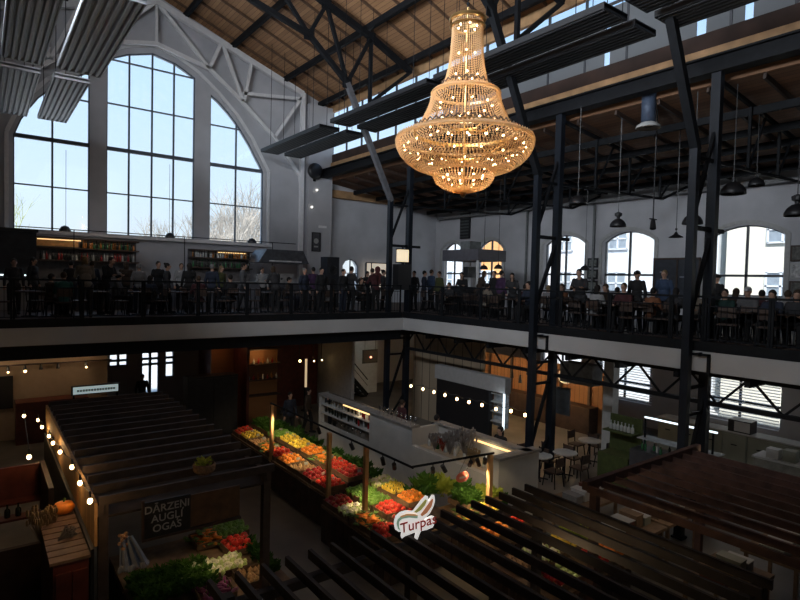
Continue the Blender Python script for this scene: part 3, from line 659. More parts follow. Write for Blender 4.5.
# ---------------------------------------------------------------- people
def remesh(mb, name, vox, m, smooth=True):
    me = mb.mesh('tmp'); o = bpy.data.objects.new('tmp', me); C.objects.link(o)
    md = o.modifiers.new('r', 'REMESH'); md.mode = 'VOXEL'; md.voxel_size = vox; md.use_smooth_shade = True
    s_ = o.modifiers.new('s', 'SMOOTH'); s_.iterations = 2; s_.factor = .5
    ev = bpy.data.meshes.new_from_object(o.evaluated_get(bpy.context.evaluated_depsgraph_get())); ev.name = name
    bpy.data.objects.remove(o); ev.materials.clear(); ev.materials.append(m); return ev
def person_proto(pose):
    hipz = .93 if pose != 'sit' else .50
    V = Vector; P_ = {}
    P_['pel'] = V((0,0,hipz)); lean = -.0
    if pose == 'lean': lean = -.22
    if pose == 'sit': lean = -.05
    P_['ch'] = V((0, lean*.8, hipz+.36)); P_['neck'] = V((0, lean*1.1, hipz+.56)); P_['head'] = V((0, lean*1.35-.015, hipz+.71))
    leg = {}; arm = {}
    for s_ in (-1, 1):
        h = V((s_*.095, 0, hipz-.02)); sh = P_['ch'] + V((s_*.17, .0, .13))
        if pose == 'sit': k_ = V((s_*.13, -.43, .50)); f = V((s_*.13, -.42, .08))
        elif pose == 'walk': k_ = V((s_*.1, -.09*s_-.03, .49)); f = V((s_*.1, .14*s_*-1+.02, .08))
        else: k_ = V((s_*.11, -.02, .49)); f = V((s_*.12, .02, .08))
        leg[s_] = (h, k_, f)
        if pose == 'sit': e_ = sh + V((s_*.05, -.12, -.25)); w_ = e_ + V((-s_*.07, -.22, -.02))
        elif pose == 'lean': e_ = sh + V((s_*.06, -.10, -.26)); w_ = e_ + V((-s_*.06, -.23, .03))
        elif pose == 'phone': e_ = sh + V((s_*.07, -.08, -.27)); w_ = e_ + (V((-s_*.08, -.16, .18)) if s_ > 0 else V((.04, -.2, .14)))
        else: e_ = sh + V((s_*.07, .02, -.28)); w_ = e_ + V((s_*.01, -.07, -.24))
        arm[s_] = (sh, e_, w_)
    def hand(b, s_, e_, w_):
        d = (w_-e_).normalized(); side = d.cross(V((0,1,0))).normalized() if abs(d.y) < .9 else V((1,0,0)); nrm = d.cross(side).normalized()
        pc = w_ + d*.07; b.tube([w_, w_+d*.04, pc+d*.02], [.024, .03, .03], 8); b.ball(pc, (.035, .03, .035), 8, 6)
        for j, (o_, L) in enumerate([(-.027,.06),(-.009,.072),(.009,.068),(.027,.052)]):
            p0 = pc + side*o_ + d*.015; p1 = p0 + d*L*.55 + side*o_*.3; p2 = p1 + d*L*.4 + nrm*.018; b.tube([p0, p1, p2], [.0105, .0095, .008], 6)
        p0 = w_ + d*.035 + side*.028; p1 = p0 + side*.028 + d*.025; b.tube([p0, p1, p1+d*.03], [.012, .011, .009], 6)
    b = MB(); hd = P_['head']
    b.ball(hd, (.074, .094, .112), 16, 12); b.ball(hd+V((0,-.03,-.06)), (.052, .06, .052), 12, 8)
    b.tube([hd+V((0,-.088,.02)), hd+V((0,-.112,-.022))], [.009, .016], 8); b.ball(hd+V((0,-.104,-.02)), .014, 8, 6)
    for s_ in (-1,1): b.ball(hd+V((s_*.076,.005,-.005)), (.012,.022,.032), 8, 6); b.ball(hd+V((s_*.03,-.082,.018)), .017, 8, 6)
    b.ball(hd+V((0,-.086,-.055)), (.024,.012,.009), 8, 6)
    b.tube([P_['neck']-V((0,0,.04)), hd-V((0,-.005,.05))], [.06, .052], 12)
    tor = [(P_['pel'],(.155,.11,.12)), (P_['pel'].lerp(P_['ch'],.5),(.135,.095,.14)), (P_['ch'],(.165,.11,.15)), (P_['ch']+V((0,0,.1)),(.15,.095,.09))]
    for c_, r in tor: b.ball(c_, r, 16, 10)
    for s_ in (-1,1):
        h, k_, f = leg[s_]; b.caps(h, .085, k_, .058); b.caps(k_, .056, f, .038); b.tube([f+V((0,.04,-.03)), f+V((0,-.10,-.05)), f+V((0,-.17,-.055))], [.042, .04, .025], 8)
        sh, e_, w_ = arm[s_]; b.caps(sh, .052, e_, .038); b.caps(e_, .037, w_, .025); hand(b, s_, e_, w_)
    body = remesh(b, 'person', .0085, skin)
    j = MB()
    for c_, r in tor: j.ball(c_, tuple(x+.022 for x in r), 16, 10)
    j.tube([P_['ch']+V((0,0,.12)), P_['neck']+V((0,0,0))], [.10, .075], 12)
    for s_ in (-1,1): sh, e_, w_ = arm[s_]; j.caps(sh, .064, e_, .052); j.caps(e_, .054, w_-(w_-e_)*.06, .042)
    jk = remesh(j, 'jacket', .013, black_plastic)
    q = MB(); q.ball(P_['pel']-V((0,0,.03)), (.172,.125,.12), 14, 10)
    for s_ in (-1,1): h, k_, f = leg[s_]; q.caps(h, .103, k_, .075); q.caps(k_, .074, f+V((0,0,.02)), .056)
    tr = remesh(q, 'trousers', .013, black_plastic)
    shs = []
    for s_ in (-1,1): s2 = MB(); f = leg[s_][2]; s2.tube([f+V((0,.06,-.04)), f+V((0,0,-.035)), f+V((0,-.12,-.045)), f+V((0,-.2,-.055))], [.045, .055, .05, .025], 10); s2.ball(f+V((0,.05,-.04)), (.045,.05,.04), 8, 6); shs.append(remesh(s2, 'shoe', .012, black_plastic))
    return body, jk, tr, shs, hd
def hair_mesh(kind):
    b = MB()
    if kind == 'short': b.ball((0,.014,.022), (.084,.098,.108), 14, 10); cut = (-.055, .035)
    elif kind == 'long': b.ball((0,.014,.022), (.088,.102,.112), 14, 10); b.ball((0,.06,-.1), (.085,.06,.14), 12, 8); cut = (-.055, .035)
    elif kind == 'bun': b.ball((0,.014,.022), (.084,.098,.108), 14, 10); b.ball((0,.09,.09), .045, 10, 8); cut = (-.055, .035)
    elif kind == 'cap': b.ball((0,.008,.035), (.088,.103,.095), 14, 10); b.tube([(0,-.07,.05),(0,-.15,.035)], [.062,.045], 12); cut = (-.2, .02)
    me = remesh(b, 'hair', .01, black_plastic)
    bm = bmesh.new(); bm.from_mesh(me); dl = [v for v in bm.verts if (v.co.y < cut[0]+.0 and v.co.z < cut[1]) and kind != 'cap' or (kind == 'cap' and v.co.z < .012)]
    bmesh.ops.delete(bm, geom=dl, context='VERTS'); bm.to_mesh(me); bm.free(); return me
protos = {p_: person_proto(p_) for p_ in ('stand', 'walk', 'lean', 'phone', 'sit')}
hairs = {h: hair_mesh(h) for h in ('short', 'long', 'bun', 'cap')}
def cm(n_, c_): return mat('cloth_'+n_, tuple(x*.55 for x in c_), .85, var=.12, scale=20)
cloth = {'black': cm('black', (.012,.012,.014)), 'navy': cm('navy', (.02,.03,.06)), 'charcoal': cm('charcoal', (.04,.04,.045)), 'brown': cm('brown', (.07,.045,.03)), 'dark green': cm('green', (.015,.06,.05)),
         'maroon': cm('maroon', (.09,.02,.025)), 'grey': cm('grey', (.14,.14,.145)), 'beige': cm('beige', (.26,.22,.17)), 'light grey': cm('lgrey', (.30,.30,.31)), 'white': cm('white', (.48,.48,.48)),
         'blue': cm('blue', (.05,.09,.18)), 'olive': cm('olive', (.09,.10,.03)), 'teal': cm('teal', (.02,.14,.13)), 'purple': cm('purple', (.08,.03,.10)), 'orange': cm('orange', (.32,.12,.05))}
hcol = {'dark': cm('darkhair', (.015,.01,.008)), 'brown': cm('brownhair', (.07,.04,.02)), 'blond': cm('blondhair', (.30,.21,.10)), 'grey': cm('greyhair', (.30,.29,.28)), 'white': cm('whitecap', (.6,.6,.6))}
def person(px, depthax, v, pose, jcol, tcol, hk, hc, face, label, s_=1.0, z=GF, group=None):
    body, jk, tr, shs, hd = protos[pose]; q = on(px, 290, depthax, v) if depthax is not None else Vector((px, v, 0))
    o = bpy.data.objects.new('person', body); C.objects.link(o); o.location = (q.x, q.y, z); o.rotation_euler = (0,0,face); o.scale = (s_,)*3; tag(o, label, 'person', group)
    for nm, me, m in (('jacket', jk, cloth[jcol]), ('trousers', tr, cloth[tcol]), ('shoe', shs[0], cloth['black']), ('shoe', shs[1], cloth['black']), ('hair' if hk != 'cap' else 'cap', hairs[hk], hcol[hc])):
        c_ = bpy.data.objects.new(nm, me); C.objects.link(c_); c_.parent = o; c_.material_slots[0].link = 'OBJECT'; c_.material_slots[0].material = m
        if nm in ('hair', 'cap'): c_.location = hd
    return o
def plabel(jc, hh, verb, where):
    l_ = 'person in %s top with %s, %s %s' % (jc, hh, verb, where)
    if len(l_.split()) > 16: l_ = 'person with %s in %s, %s %s' % (hh, jc, verb, where)
    if len(l_.split()) > 16: l_ = 'person in %s top, %s %s' % (jc, verb, where)
    return l_
HN = {'short': 'short', 'long': 'long', 'bun': 'tied-up', 'cap': ''}
def crowd(rows, ax, v_default, place_txt):
    for (px, v, pose, jc, tc, hk, hc, fc, where) in rows:
        verb = {'stand': 'standing', 'walk': 'walking', 'lean': 'leaning', 'phone': 'hands raised', 'sit': 'sitting'}[pose]
        hh = ('a %s cap' % ('white' if hc == 'white' else 'dark')) if hk == 'cap' else '%s %s hair' % (HN[hk], hc)
        person(px, ax, v, pose, jc, tc, hk, hc, fc, plabel(jc, hh, verb, where), random.Random(px).uniform(.95, 1.05))
        if pose == 'sit': q = on(px, 290, ax, v); SEATED.append((q.x, q.y, fc, ('chair under the seated person in %s %s' % (jc, where))))
SEATED = []
B = PI   # facing away (+Y)
crowd([
 (14,20.6,'stand','charcoal','black','short','brown',0,'in front of the dark booth'),
 (33,21.5,'stand','black','black','long','dark',1,'at the right side of the dark booth'),
 (49,19.4,'sit','brown','black','short','dark',2,'below the left end of the bottle shelf'),
 (64,18.6,'sit','teal','black','short','brown',B,'at the railing below the left arched window'),
 (71,22.6,'stand','charcoal','navy','short','dark',B,'at the bar below the left arched window'),
 (86,18.7,'lean','beige','charcoal','long','blond',B,'at the railing below the pier left of the centre window'),
 (92,22.6,'stand','navy','black','bun','brown',B,'at the bar by the first pier'),
 (104,20.2,'lean','black','black','short','dark',.6,'at a table below the left part of the centre window'),
 (116,20.9,'sit','grey','black','short','grey',1.2,'below the left part of the centre window'),
 (126,22.4,'stand','brown','black','long','brown',B,'at the bar right below the bottles'),
 (139,20.4,'stand','light grey','navy','short','grey',B,'below the middle of the centre window'),
 (149,19.3,'sit','navy','black','long','dark',2.4,'at the railing below the centre window'),
 (158,21.2,'stand','black','black','short','dark',.3,'below the right part of the centre window'),
 (167,19.9,'walk','charcoal','black','bun','dark',1.4,'below the right part of the centre window'),
 (181,22.3,'stand','white','black','short','brown',0,'behind the bar below the second bottle shelf'),
 (189,20.6,'stand','black','black','long','dark',B,'below the pier right of the centre window'),
 (199,19.1,'sit','maroon','black','short','brown',B,'at the railing by the second pier'),
 (212,20.3,'stand','navy','black','short','grey',2.5,'below the left edge of the right arched window'),
 (221,21.9,'stand','olive','black','long','blond',.5,'below the right arched window'),
 (231,19.6,'sit','black','black','short','dark',B,'below the right arched window'),
 (243,20.8,'walk','grey','black','short','dark',1.2,'in front of the espresso machine'),
 (262,22.8,'stand','white','black','bun','dark',0,'behind the espresso machine'),
 (276,19.3,'lean','charcoal','black','long','brown',B,'at the railing below the steel hood'),
 (287,20.8,'sit','brown','navy','short','dark',1,'left of the tall dark loudspeaker'),
 (304,18.9,'stand','navy','black','short','grey',.4,'in front of the pilaster, left one'),
 (313,20.4,'stand','purple','black','short','dark',B,'in front of the pilaster, middle one'),
 (321,18.7,'stand','black','black','short','dark',.2,'in front of the pilaster, tallest and rightmost one'),
 (327,18.8,'sit','light grey','black','long','dark',B,'at the foot of the pilaster'),
 (343,18.7,'stand','black','navy','short','dark',.3,'before the small arched window, left one'),
 (351,19.0,'phone','charcoal','black','short','dark',1.8,'before the small arched window, right one'),
 (360,19.9,'sit','grey','black','long','brown',0,'right of the small arched window'),
 (367,20.6,'stand','black','black','long','dark',0,'left of the lit poster'),
 (376,19.1,'lean','maroon','black','short','dark',B,'at the railing below the lit poster'),
 (383,20.2,'stand','charcoal','black','bun','dark',1,'right of the lit poster'),
], 1, 20, '')
crowd([
 (414,15.2,'stand','black','black','short','dark',-1.3,'just right of the corner columns'),
 (424,15.8,'stand','navy','black','short','dark',1,'right of the corner columns, second from them'),
 (431,16.6,'stand','blue','black','short','brown',1.5,'left of the kiosk canopy'),
 (439,15.9,'stand','olive','black','short','brown',-1.6,'at the left post of the kiosk canopy'),
 (450,15.0,'sit','charcoal','black','long','brown',-1.3,'by the railing left of the kiosk'),
 (463,16.0,'lean','black','black','long','dark',-1,'under the left half of the kiosk canopy'),
 (477,16.2,'lean','brown','black','long','brown',1.2,'under the middle of the kiosk canopy'),
 (486,14.9,'sit','beige','black','short','dark',1.7,'by the railing under the kiosk canopy'),
 (494,16.3,'stand','black','black','short','dark',-1.5,'under the right half of the kiosk canopy'),
 (501,15.9,'stand','purple','black','short','dark',1.4,'at the right end of the kiosk canopy'),
 (513,15.3,'lean','charcoal','black','long','dark',-1,'right of the kiosk canopy'),
 (524,15.4,'sit','maroon','black','short','dark',1.6,'left of the middle column pair'),
 (530,14.6,'sit','navy','black','bun','dark',-1.6,'close to the middle column pair, on its left'),
 (547,16.0,'sit','light grey','navy','short','blond',1.5,'between the middle column shafts'),
 (563,16.4,'sit','orange','black','long','brown',-1.5,'just right of the middle column pair'),
 (573,16.4,'sit','black','black','short','dark',1.4,'in front of the second arched window'),
 (581,15.0,'lean','charcoal','black','short','dark',-1.2,'in front of the second arched window'),
 (596,14.6,'sit','white','black','long','dark',1.6,'left of the middle arched window'),
 (607,15.4,'sit','brown','black','long','brown',-1.6,'below the left part of the middle arched window'),
 (616,16.2,'sit','black','black','short','dark',1.5,'below the middle arched window'),
 (625,14.8,'sit','maroon','black','short','brown',-1.4,'below the middle of the middle arched window'),
 (637,15.0,'stand','black','black','cap','dark',-1.5,'silhouetted against the right side of the middle arched window'),
 (652,14.7,'sit','orange','black','short','dark',1.5,'below the left part of the dark blackboard'),
 (664,16.2,'stand','blue','black','short','blond',-1.5,'in front of the dark blackboard'),
 (675,15.0,'sit','charcoal','black','long','dark',1.6,'below the blackboard, near the column'),
 (697,16.2,'sit','beige','black','bun','blond',-1.5,'between the shafts of the nearest column pair'),
 (716,16.4,'stand','black','black','cap','dark',1.4,'at the left edge of the large right window'),
 (726,14.9,'sit','dark green','black','short','dark',-1.4,'left of the large window mullion'),
 (735,16.6,'sit','brown','black','long','brown',1.5,'below the left half of the large right window'),
 (749,15.2,'sit','grey','black','cap','white',-1.5,'below the middle of the large right window'),
 (761,16.4,'sit','maroon','black','short','dark',1.5,'below the right half of the large right window'),
 (774,14.8,'sit','navy','black','long','dark',-1.6,'by the railing at the large window edge'),
 (787,16.0,'sit','light grey','navy','short','brown',1.5,'right of the large right window'),
 (798,15.0,'sit','charcoal','black','long','brown',-1.4,'cut by the right edge of the photo'),
], 0, 15, '')

# ---------------------------------------------------------------- gallery tables and chairs
def chair_proto():
    t = thing('chair', 'x', 'chair')
    a = MB(); a.box(-.21,.21,-.21,.21,.43,.47); a.build('seat', timber_d, t)
    a = MB(); a.box(-.2,.2,.2,.23,.62,.88); a.build('backrest', timber_d, t)
    for sx_ in (-1,1):
        for sy in (-1,1):
            a = MB(); a.bar((sx_*.18, sy*.17, .44), (sx_*.22, sy*.22, 0), .025, .025); a.build('leg', black_steel, t)
        a = MB(); a.bar((sx_*.19,.2,.45),(sx_*.19,.23,.9), .022, .022); a.build('back_post', black_steel, t)
    return t
def table_proto():
    t = thing('cafe_table', 'x', 'table')
    a = MB(); a.lathe([(.36,.72),(.38,.73),(.38,.755),(.36,.76)], n=20); a.build('tabletop', timber_d, t)
    a = MB(); a.tube([(0,0,.02),(0,0,.72)], .03, 8); a.build('stem', black_steel, t)
    a = MB()
    for q in range(4): a.bar((0,0,.05),(.26*math.cos(q*PI/2+.78), .26*math.sin(q*PI/2+.78), .015), .05, .03)
    a.build('foot', black_steel, t); return t
ch = chair_proto(); tb = table_proto()
for x, y, fc, lab in SEATED: place(ch, (x, y+.0, GF), fc, lab)
spots = [(438,15.9,'left of the kiosk'),(458,14.9,'near the kiosk railing'),(482,15.4,'under the kiosk canopy front'),(511,14.8,'right of the kiosk'),(540,16.3,'behind the middle column pair'),(569,16.2,'before the second arched window'),(590,15.2,'between the second and the middle arched window'),(612,14.9,'below the middle arched window'),(632,15.7,'right of the middle arched window centre'),(645,14.7,'left of the blackboard'),(670,15.5,'below the blackboard'),(686,16.4,'behind the nearest column'),(730,15.6,'below the left part of the large window'),(743,14.8,'by the railing under the large window'),(766,15.6,'below the right part of the large window'),(786,14.8,'by the railing at the right edge')]
for px, X, wh in spots:
    q = on(px, 300, 0, X); place(tb, (X, q.y, GF), 0, 'cafe table on the right gallery, ' + wh)
    for k, (dx, dy, rz, side) in enumerate([(0,-.6,PI,'near'),(-.5,.1,PI/2,'railing')]):
        place(ch, (X+dx, q.y+dy, GF), rz+random.uniform(-.3,.3), 'chair at the %s side of the table %s' % (side, wh))
for px, Y, wh in [(30,19.2,'in front of the dark booth'),(58,19.6,'below the left arched window'),(98,19.3,'below the first pier'),(140,19.2,'below the centre window'),(178,19.4,'below the right part of the centre window'),(207,19.5,'by the second pier'),(238,19.3,'below the right arched window'),(268,19.6,'below the steel hood'),(295,19.4,'left of the pilaster'),(335,19.8,'right of the pilaster'),(371,19.6,'below the lit poster')]:
    q = on(px, 300, 1, Y); place(tb, (q.x, Y, GF), 0, 'cafe table on the back gallery, ' + wh)
    for dx, dy, rz, side in [(-.55,0,-PI/2-PI,'left'),(.58,.1,-PI/2,'right')]:
        place(ch, (q.x+dx, Y+dy, GF), rz+random.uniform(-.3,.3), 'chair at the %s side of the table %s' % (side, wh))

# ---------------------------------------------------------------- back bar below the gable windows
def box_thing(name, label, cat, b, m, group=None):
    a = MB(); a.box(*b); return tag(a.build(name, m), label, cat, group)
t = thing('bar_shelf', 'long bar shelf with warm light strip and bottles below the left arched window', 'shelf', (3.4, 24.9, GF))
a = MB(); a.box(1.7,5.2,25.1,25.2,GF,7.3); a.build('back_panel', mat('bar_back', (.14,.13,.13), .6), t, world=True)
for z in (6.45, 6.92, 7.3): a = MB(); a.box(1.65,5.25,24.75,25.1,z-.03,z+.02); a.build('shelf_board', timber_d, t, world=True)
a = MB(); a.box(1.75,3.2,25.05,25.09,7.22,7.25); a.build('light_strip', strip_y, t, world=True)
a = MB(); a.box(1.72,3.1,24.98,25.05,6.98,7.2); a.build('lit_panel', mat('amber_panel', (.75,.38,.12), .5), t, world=True)
t = thing('bar_shelf', 'shorter bar shelf with warm light strip below the gap between centre and right windows', 'shelf', (8.2, 24.9, GF))
a = MB(); a.box(7.3,10.1,25.1,25.2,GF,7.15); a.build('back_panel', mat('bar_back2', (.12,.11,.11), .6), t, world=True)
for z in (6.35, 6.78, 7.12): a = MB(); a.box(7.3,10.1,24.75,25.1,z-.03,z+.02); a.build('shelf_board', timber_d, t, world=True)
a = MB(); a.box(8.6,9.9,25.05,25.09,7.04,7.07); a.build('light_strip', strip_y, t, world=True)
gl = {'dark': mat('bottle_dark', (.015,.02,.015), .15, var=.1), 'green': mat('bottle_green', (.03,.12,.05), .15, var=.1), 'amber': mat('bottle_amber', (.30,.12,.03), .15, var=.1), 'clear': mat('bottle_clear', (.40,.42,.42), .12, var=.1), 'red': mat('bottle_red', (.30,.02,.02), .2, var=.1)}
a = MB(); a.lathe([(.035,0),(.038,.01),(.038,.17),(.03,.21),(.014,.24),(.014,.30),(.016,.305),(.016,.32)], n=10); bot = tag(a.build('bottle', gl['dark'], smooth=True), 'x', 'bottle')
a = MB(); a.lathe([(.045,0),(.048,.01),(.048,.12),(.04,.15),(.016,.17),(.016,.22),(.02,.225),(.02,.24)], n=10); bot2 = tag(a.build('bottle', gl['amber'], smooth=True), 'x', 'bottle')
rb = random.Random(4)
for (x0, x1, z, y, n, sh, kinds) in [(3.15,5.1,6.94,24.9,26,'upper shelf of the long lit bar shelf',('dark','amber','green')),(1.8,5.1,6.47,24.9,34,'lower shelf of the long lit bar shelf',('dark','clear','red')),(7.4,10.0,6.8,24.9,24,'upper shelf of the shorter bar shelf',('dark','amber','clear')),(7.4,10.0,6.37,24.9,20,'lower shelf of the shorter bar shelf',('dark','green'))]:
    for i in range(n):
        k_ = rb.choice(kinds); place(bot if rb.random() < .7 else bot2, (x0+(x1-x0)*(i+.5)/n, y+rb.uniform(-.05,.05), z), 0, '%s glass bottle on the %s' % (k_, sh), '%s bottles on the %s' % (k_, sh), {'self': gl[k_]})
t = thing('bar_counter', 'long dark bar counter with a pale top in front of the bottle shelves', 'counter', (5.2, 22.9, GF))
a = MB(); a.box(1.9,9.6,22.7,23.2,GF,GF+1.05); a.build('counter_body', mat('bar_front', (.10,.10,.115), .6), t, world=True)
a = MB(); a.box(1.85,9.65,22.6,23.3,GF+1.05,GF+1.1); a.build('counter_top', mat('bar_top', (.22,.21,.2), .3), t, world=True)
booth_m = mat('cabinet_dark', (.022,.024,.028), .6)
t = thing('booth', 'tall dark booth at the left edge of the back gallery', 'booth', (.5, 24.3, GF))
a = MB(); a.box(-1.2,1.6,23.2,25.4,GF,7.4); a.build('booth_body', mat('booth_dark', (.03,.035,.04), .7), t, world=True)
a = MB(); a.box(-1.25,1.65,23.1,25.5,7.36,7.46); a.build('booth_roof', black_plastic, t, world=True)
a = MB(); a.box(-.2,1.3,23.17,23.2,GF+1.15,GF+1.2); a.build('light_strip', strip_w, t, world=True)
a = MB(); a.box(-.4,1.5,22.9,23.2,GF,GF+1.05); a.build('booth_counter', offwhite, t, world=True)
# lamps on a rail along the sills
t = thing('lamp_rail', 'thin black rail with small domed lamps running along the window sills', 'lamp rail', (6.2, 24.6, 7.5))
a = MB(); a.tube([(1.0,24.6,7.62),(12.2,24.6,7.62)], .02, 6); a.build('rail', black_steel, t, world=True)
for px in (65,170,252):
    q = on(px, 235, 1, 24.6); a = MB(); a.lathe([(.2,7.55),(.19,7.62),(.12,7.72),(.03,7.76)], (q.x,24.6,0), 14); a.build('lamp_shade', black_plastic, t, world=True)
for x in (2.9, 7.0, 11.0): a = MB(); a.tube([(x,24.6,7.62),(x,24.6,GF)], .018, 6); a.build('post', black_steel, t, world=True)
for px in (66,170):
    q = on(px, 150, 1, 26.2); a = MB(); a.tube([(q.x,26.2,7.7),(q.x,26.2,10.9)], .008, 4); tag(a.build('hanging_cable', black_steel), 'thin cable hanging in front of the %s window' % ('left arched' if px < 100 else 'centre'), 'cable')
t = thing('kitchen_hood', 'grey steel extractor hood and pass shelf below the right arched window', 'hood', (11.4, 24, 6))
a = MB(); a.prism([(9.9,6.65),(12.4,6.65),(12.1,7.25),(10.3,7.25)], lambda u, v: (u, 23.6, v), lambda u, v: (u, 25.0, v)); a.build('hood', mat('hood_steel', (.10,.105,.12), .4, metal=.5), t, world=True)
a = MB(); a.box(10.4,12.0,23.55,23.6,6.7,6.76); a.build('light_strip', mat('pale_strip', (.6,.6,.6), .4), t, world=True)
a = MB(); a.box(9.8,12.5,23.5,24.2,GF,GF+1.0); a.build('counter', mat('k_counter', (.07,.07,.08), .4, metal=.3), t, world=True)
t = thing('espresso_machine', 'steel espresso machine with cups on top on the counter under the hood', 'coffee machine', (11.2, 23.8, GF+1.0))
a = MB(); a.box(-.4,.4,-.25,.25,.08,.45); a.box(-.42,.42,-.27,.27,.42,.5); a.box(-.38,.38,-.3,.2,0,.1); a.build('machine_body', mat('machine_steel', (.45,.45,.46), .3, metal=.7), t)
for x in (-.22,.22): a = MB(); a.tube([(x,-.3,.28),(x,-.42,.26)], .02, 8); a.lathe([(.04,.2),(.04,.3)], (x,-.27,0), 10); a.build('group_handle', black_plastic, t)
t = thing('loudspeaker', 'tall dark loudspeaker column left of the pilaster', 'speaker', (12.9, 22.5, GF))
a = MB(); a.box(-.32,.32,-.3,.3,0,2.3); a.build('cabinet', mat('speaker_dark', (.012,.014,.02), .6), t)
for z in (.5,1.1,1.7): a = MB(); a.lathe([(.22,0),(.2,.03),(.05,.0)], (0,0,0), 18); a.v = [(x, -.3-zv, y+z) for x, y, zv in a.v]; a.build('cone', black_plastic, t)
t = thing('wall_speaker', 'round black wall speaker high on the pilaster', 'speaker', (14.1, 25.8, 11.2)); q = on(316, 171, 1, 25.7)
t.location = (q.x, 25.7, q.z)
a = MB(); a.lathe([(.05,-.06),(.30,-.05),(.40,0),(.42,.1),(.38,.2)], (0,0,0), 24); a.v = [(x, zv, y) for x, y, zv in a.v]; a.build('speaker_cone', black_plastic, t, smooth=True)
a = MB(); a.box(-.05,.05,.1,.25,-.5,-.1); a.build('bracket', black_steel, t)
q = on(316, 242, 1, 25.88)
t = thing('framed_poster', 'dark framed poster with a pale print on the pilaster', 'poster', (q.x, 25.88, q.z))
a = MB()
for b in ((-.26,.26,.45,.5),(-.26,.26,-.5,-.45),(-.26,-.21,-.5,.5),(.21,.26,-.5,.5)): a.box(b[0],b[1],-.03,.0,b[2],b[3])
a.build('frame', black_plastic, t); a = MB(); a.box(-.21,.21,-.01,0,-.45,.45); a.build('print', mat('poster_dark', (.06,.06,.07), .6), t)
a = MB(); a.lathe([(.14,0),(.14,.008)], n=18); a.v = [(x, -.012-zv, y+.05) for x, y, zv in a.v]; a.box(-.12,.12,-.018,-.01,-.28,-.2); a.build('pale_mark', offwhite, t)
q = on(323, 227, 1, 25.88); box_thing('wall_plate', 'small pale rectangular plate on the pilaster above the framed poster', 'plate', (q.x-.25,q.x+.2,25.85,25.9,q.z-.06,q.z+.06), white_steel)
for k, (px, py) in enumerate([(317,190),(312,207)]):
    q = on(px, py, 1, 25.85); a = MB(); a.ball((q.x,25.85,q.z), .05, 8, 6); tag(a.build('pilaster_lamp', glow('pin_light%d' % k, (1,.95,.85), 3)), '%s of the two tiny lamps on the pilaster' % ('upper' if k == 0 else 'lower'), 'lamp')
q0 = on(366, 263, 1, 26.15); q1 = on(385, 287, 1, 26.15)
t = thing('lit_poster', 'backlit poster with a dark red figure right of the small arched window', 'poster', ((q0.x+q1.x)/2, 26.15, q1.z))
a = MB(); a.box(q0.x,q1.x,26.1,26.2,q1.z,q0.z); a.build('screen', glow('poster_glow', (.85,.72,.58), .5), t, world=True)
a = MB(); xm = (q0.x+q1.x)/2+.1; a.ball((xm,26.1,q0.z-.35), (.2,.02,.2), 12, 8); a.ball((xm,26.1,q0.z-.85), (.38,.02,.38), 12, 8); a.build('figure', mat('poster_figure', (.12,.02,.02), .6), t, world=True)
a = MB()
for b in ((q0.x-.04,q0.x,q1.z,q0.z),(q1.x,q1.x+.04,q1.z,q0.z),(q0.x,q1.x,q0.z,q0.z+.05)): a.box(b[0],b[1],26.05,26.2,b[2],b[3])
a.box(q0.x+.3,q0.x+.34,26.05,26.1,q1.z,q0.z); a.build('frame', black_plastic, t, world=True)
# lamp and black cabinet on the corner columns
t = thing('lantern', 'square lit lantern hanging under the cross arm of the corner columns', 'lamp', (13.9, 18.3, 6.75))
a = MB(); a.box(-.22,.22,-.12,.12,0,.5); a.build('lamp_box', glow('lantern_glow', (1,.82,.55), .75), t); a = MB(); a.box(-.25,.25,-.15,.15,.5,.54); a.box(-.25,.25,-.15,.15,-.04,0); a.box(-.02,.02,-.02,.02,.54,.62); a.build('lamp_frame', black_steel, t)
box_thing('loudspeaker', 'black loudspeaker box fixed between the shafts of the corner columns', 'speaker', (13.55,14.2,18.1,18.5,5.6,6.65), black_plastic)
# kiosk canopy
t = thing('kiosk', 'kiosk with a dark grey flat canopy, white posts and counter on the right gallery', 'kiosk', (18.8, 19, GF))
a = MB(); a.box(17.0,18.75,17.07,19.35,6.93,7.42); a.build('canopy', mat('canopy_grey', (.09,.085,.10), .6, var=.1), t, world=True)
for x, y in ((17.1,17.17),(18.65,17.17),(17.1,19.25),(18.65,19.25)): a = MB(); a.box(x-.04,x+.04,y-.04,y+.04,GF,6.93); a.build('post', white_steel, t, world=True)
a = MB(); a.box(17.15,17.4,17.3,19.2,GF,GF+1.1); a.box(17.15,18.6,17.2,17.45,GF,GF+1.1); a.build('counter', black_plastic, t, world=True)
a = MB(); a.box(18.2,18.7,18.9,19.2,6.2,6.7); a.build('back_shelf', black_plastic, t, world=True)
a = MB(); a.box(17.3,18.0,17.9,18.5,7.42,7.8); a.build('vent_box', mat('vent', (.12,.13,.13), .6), t, world=True)
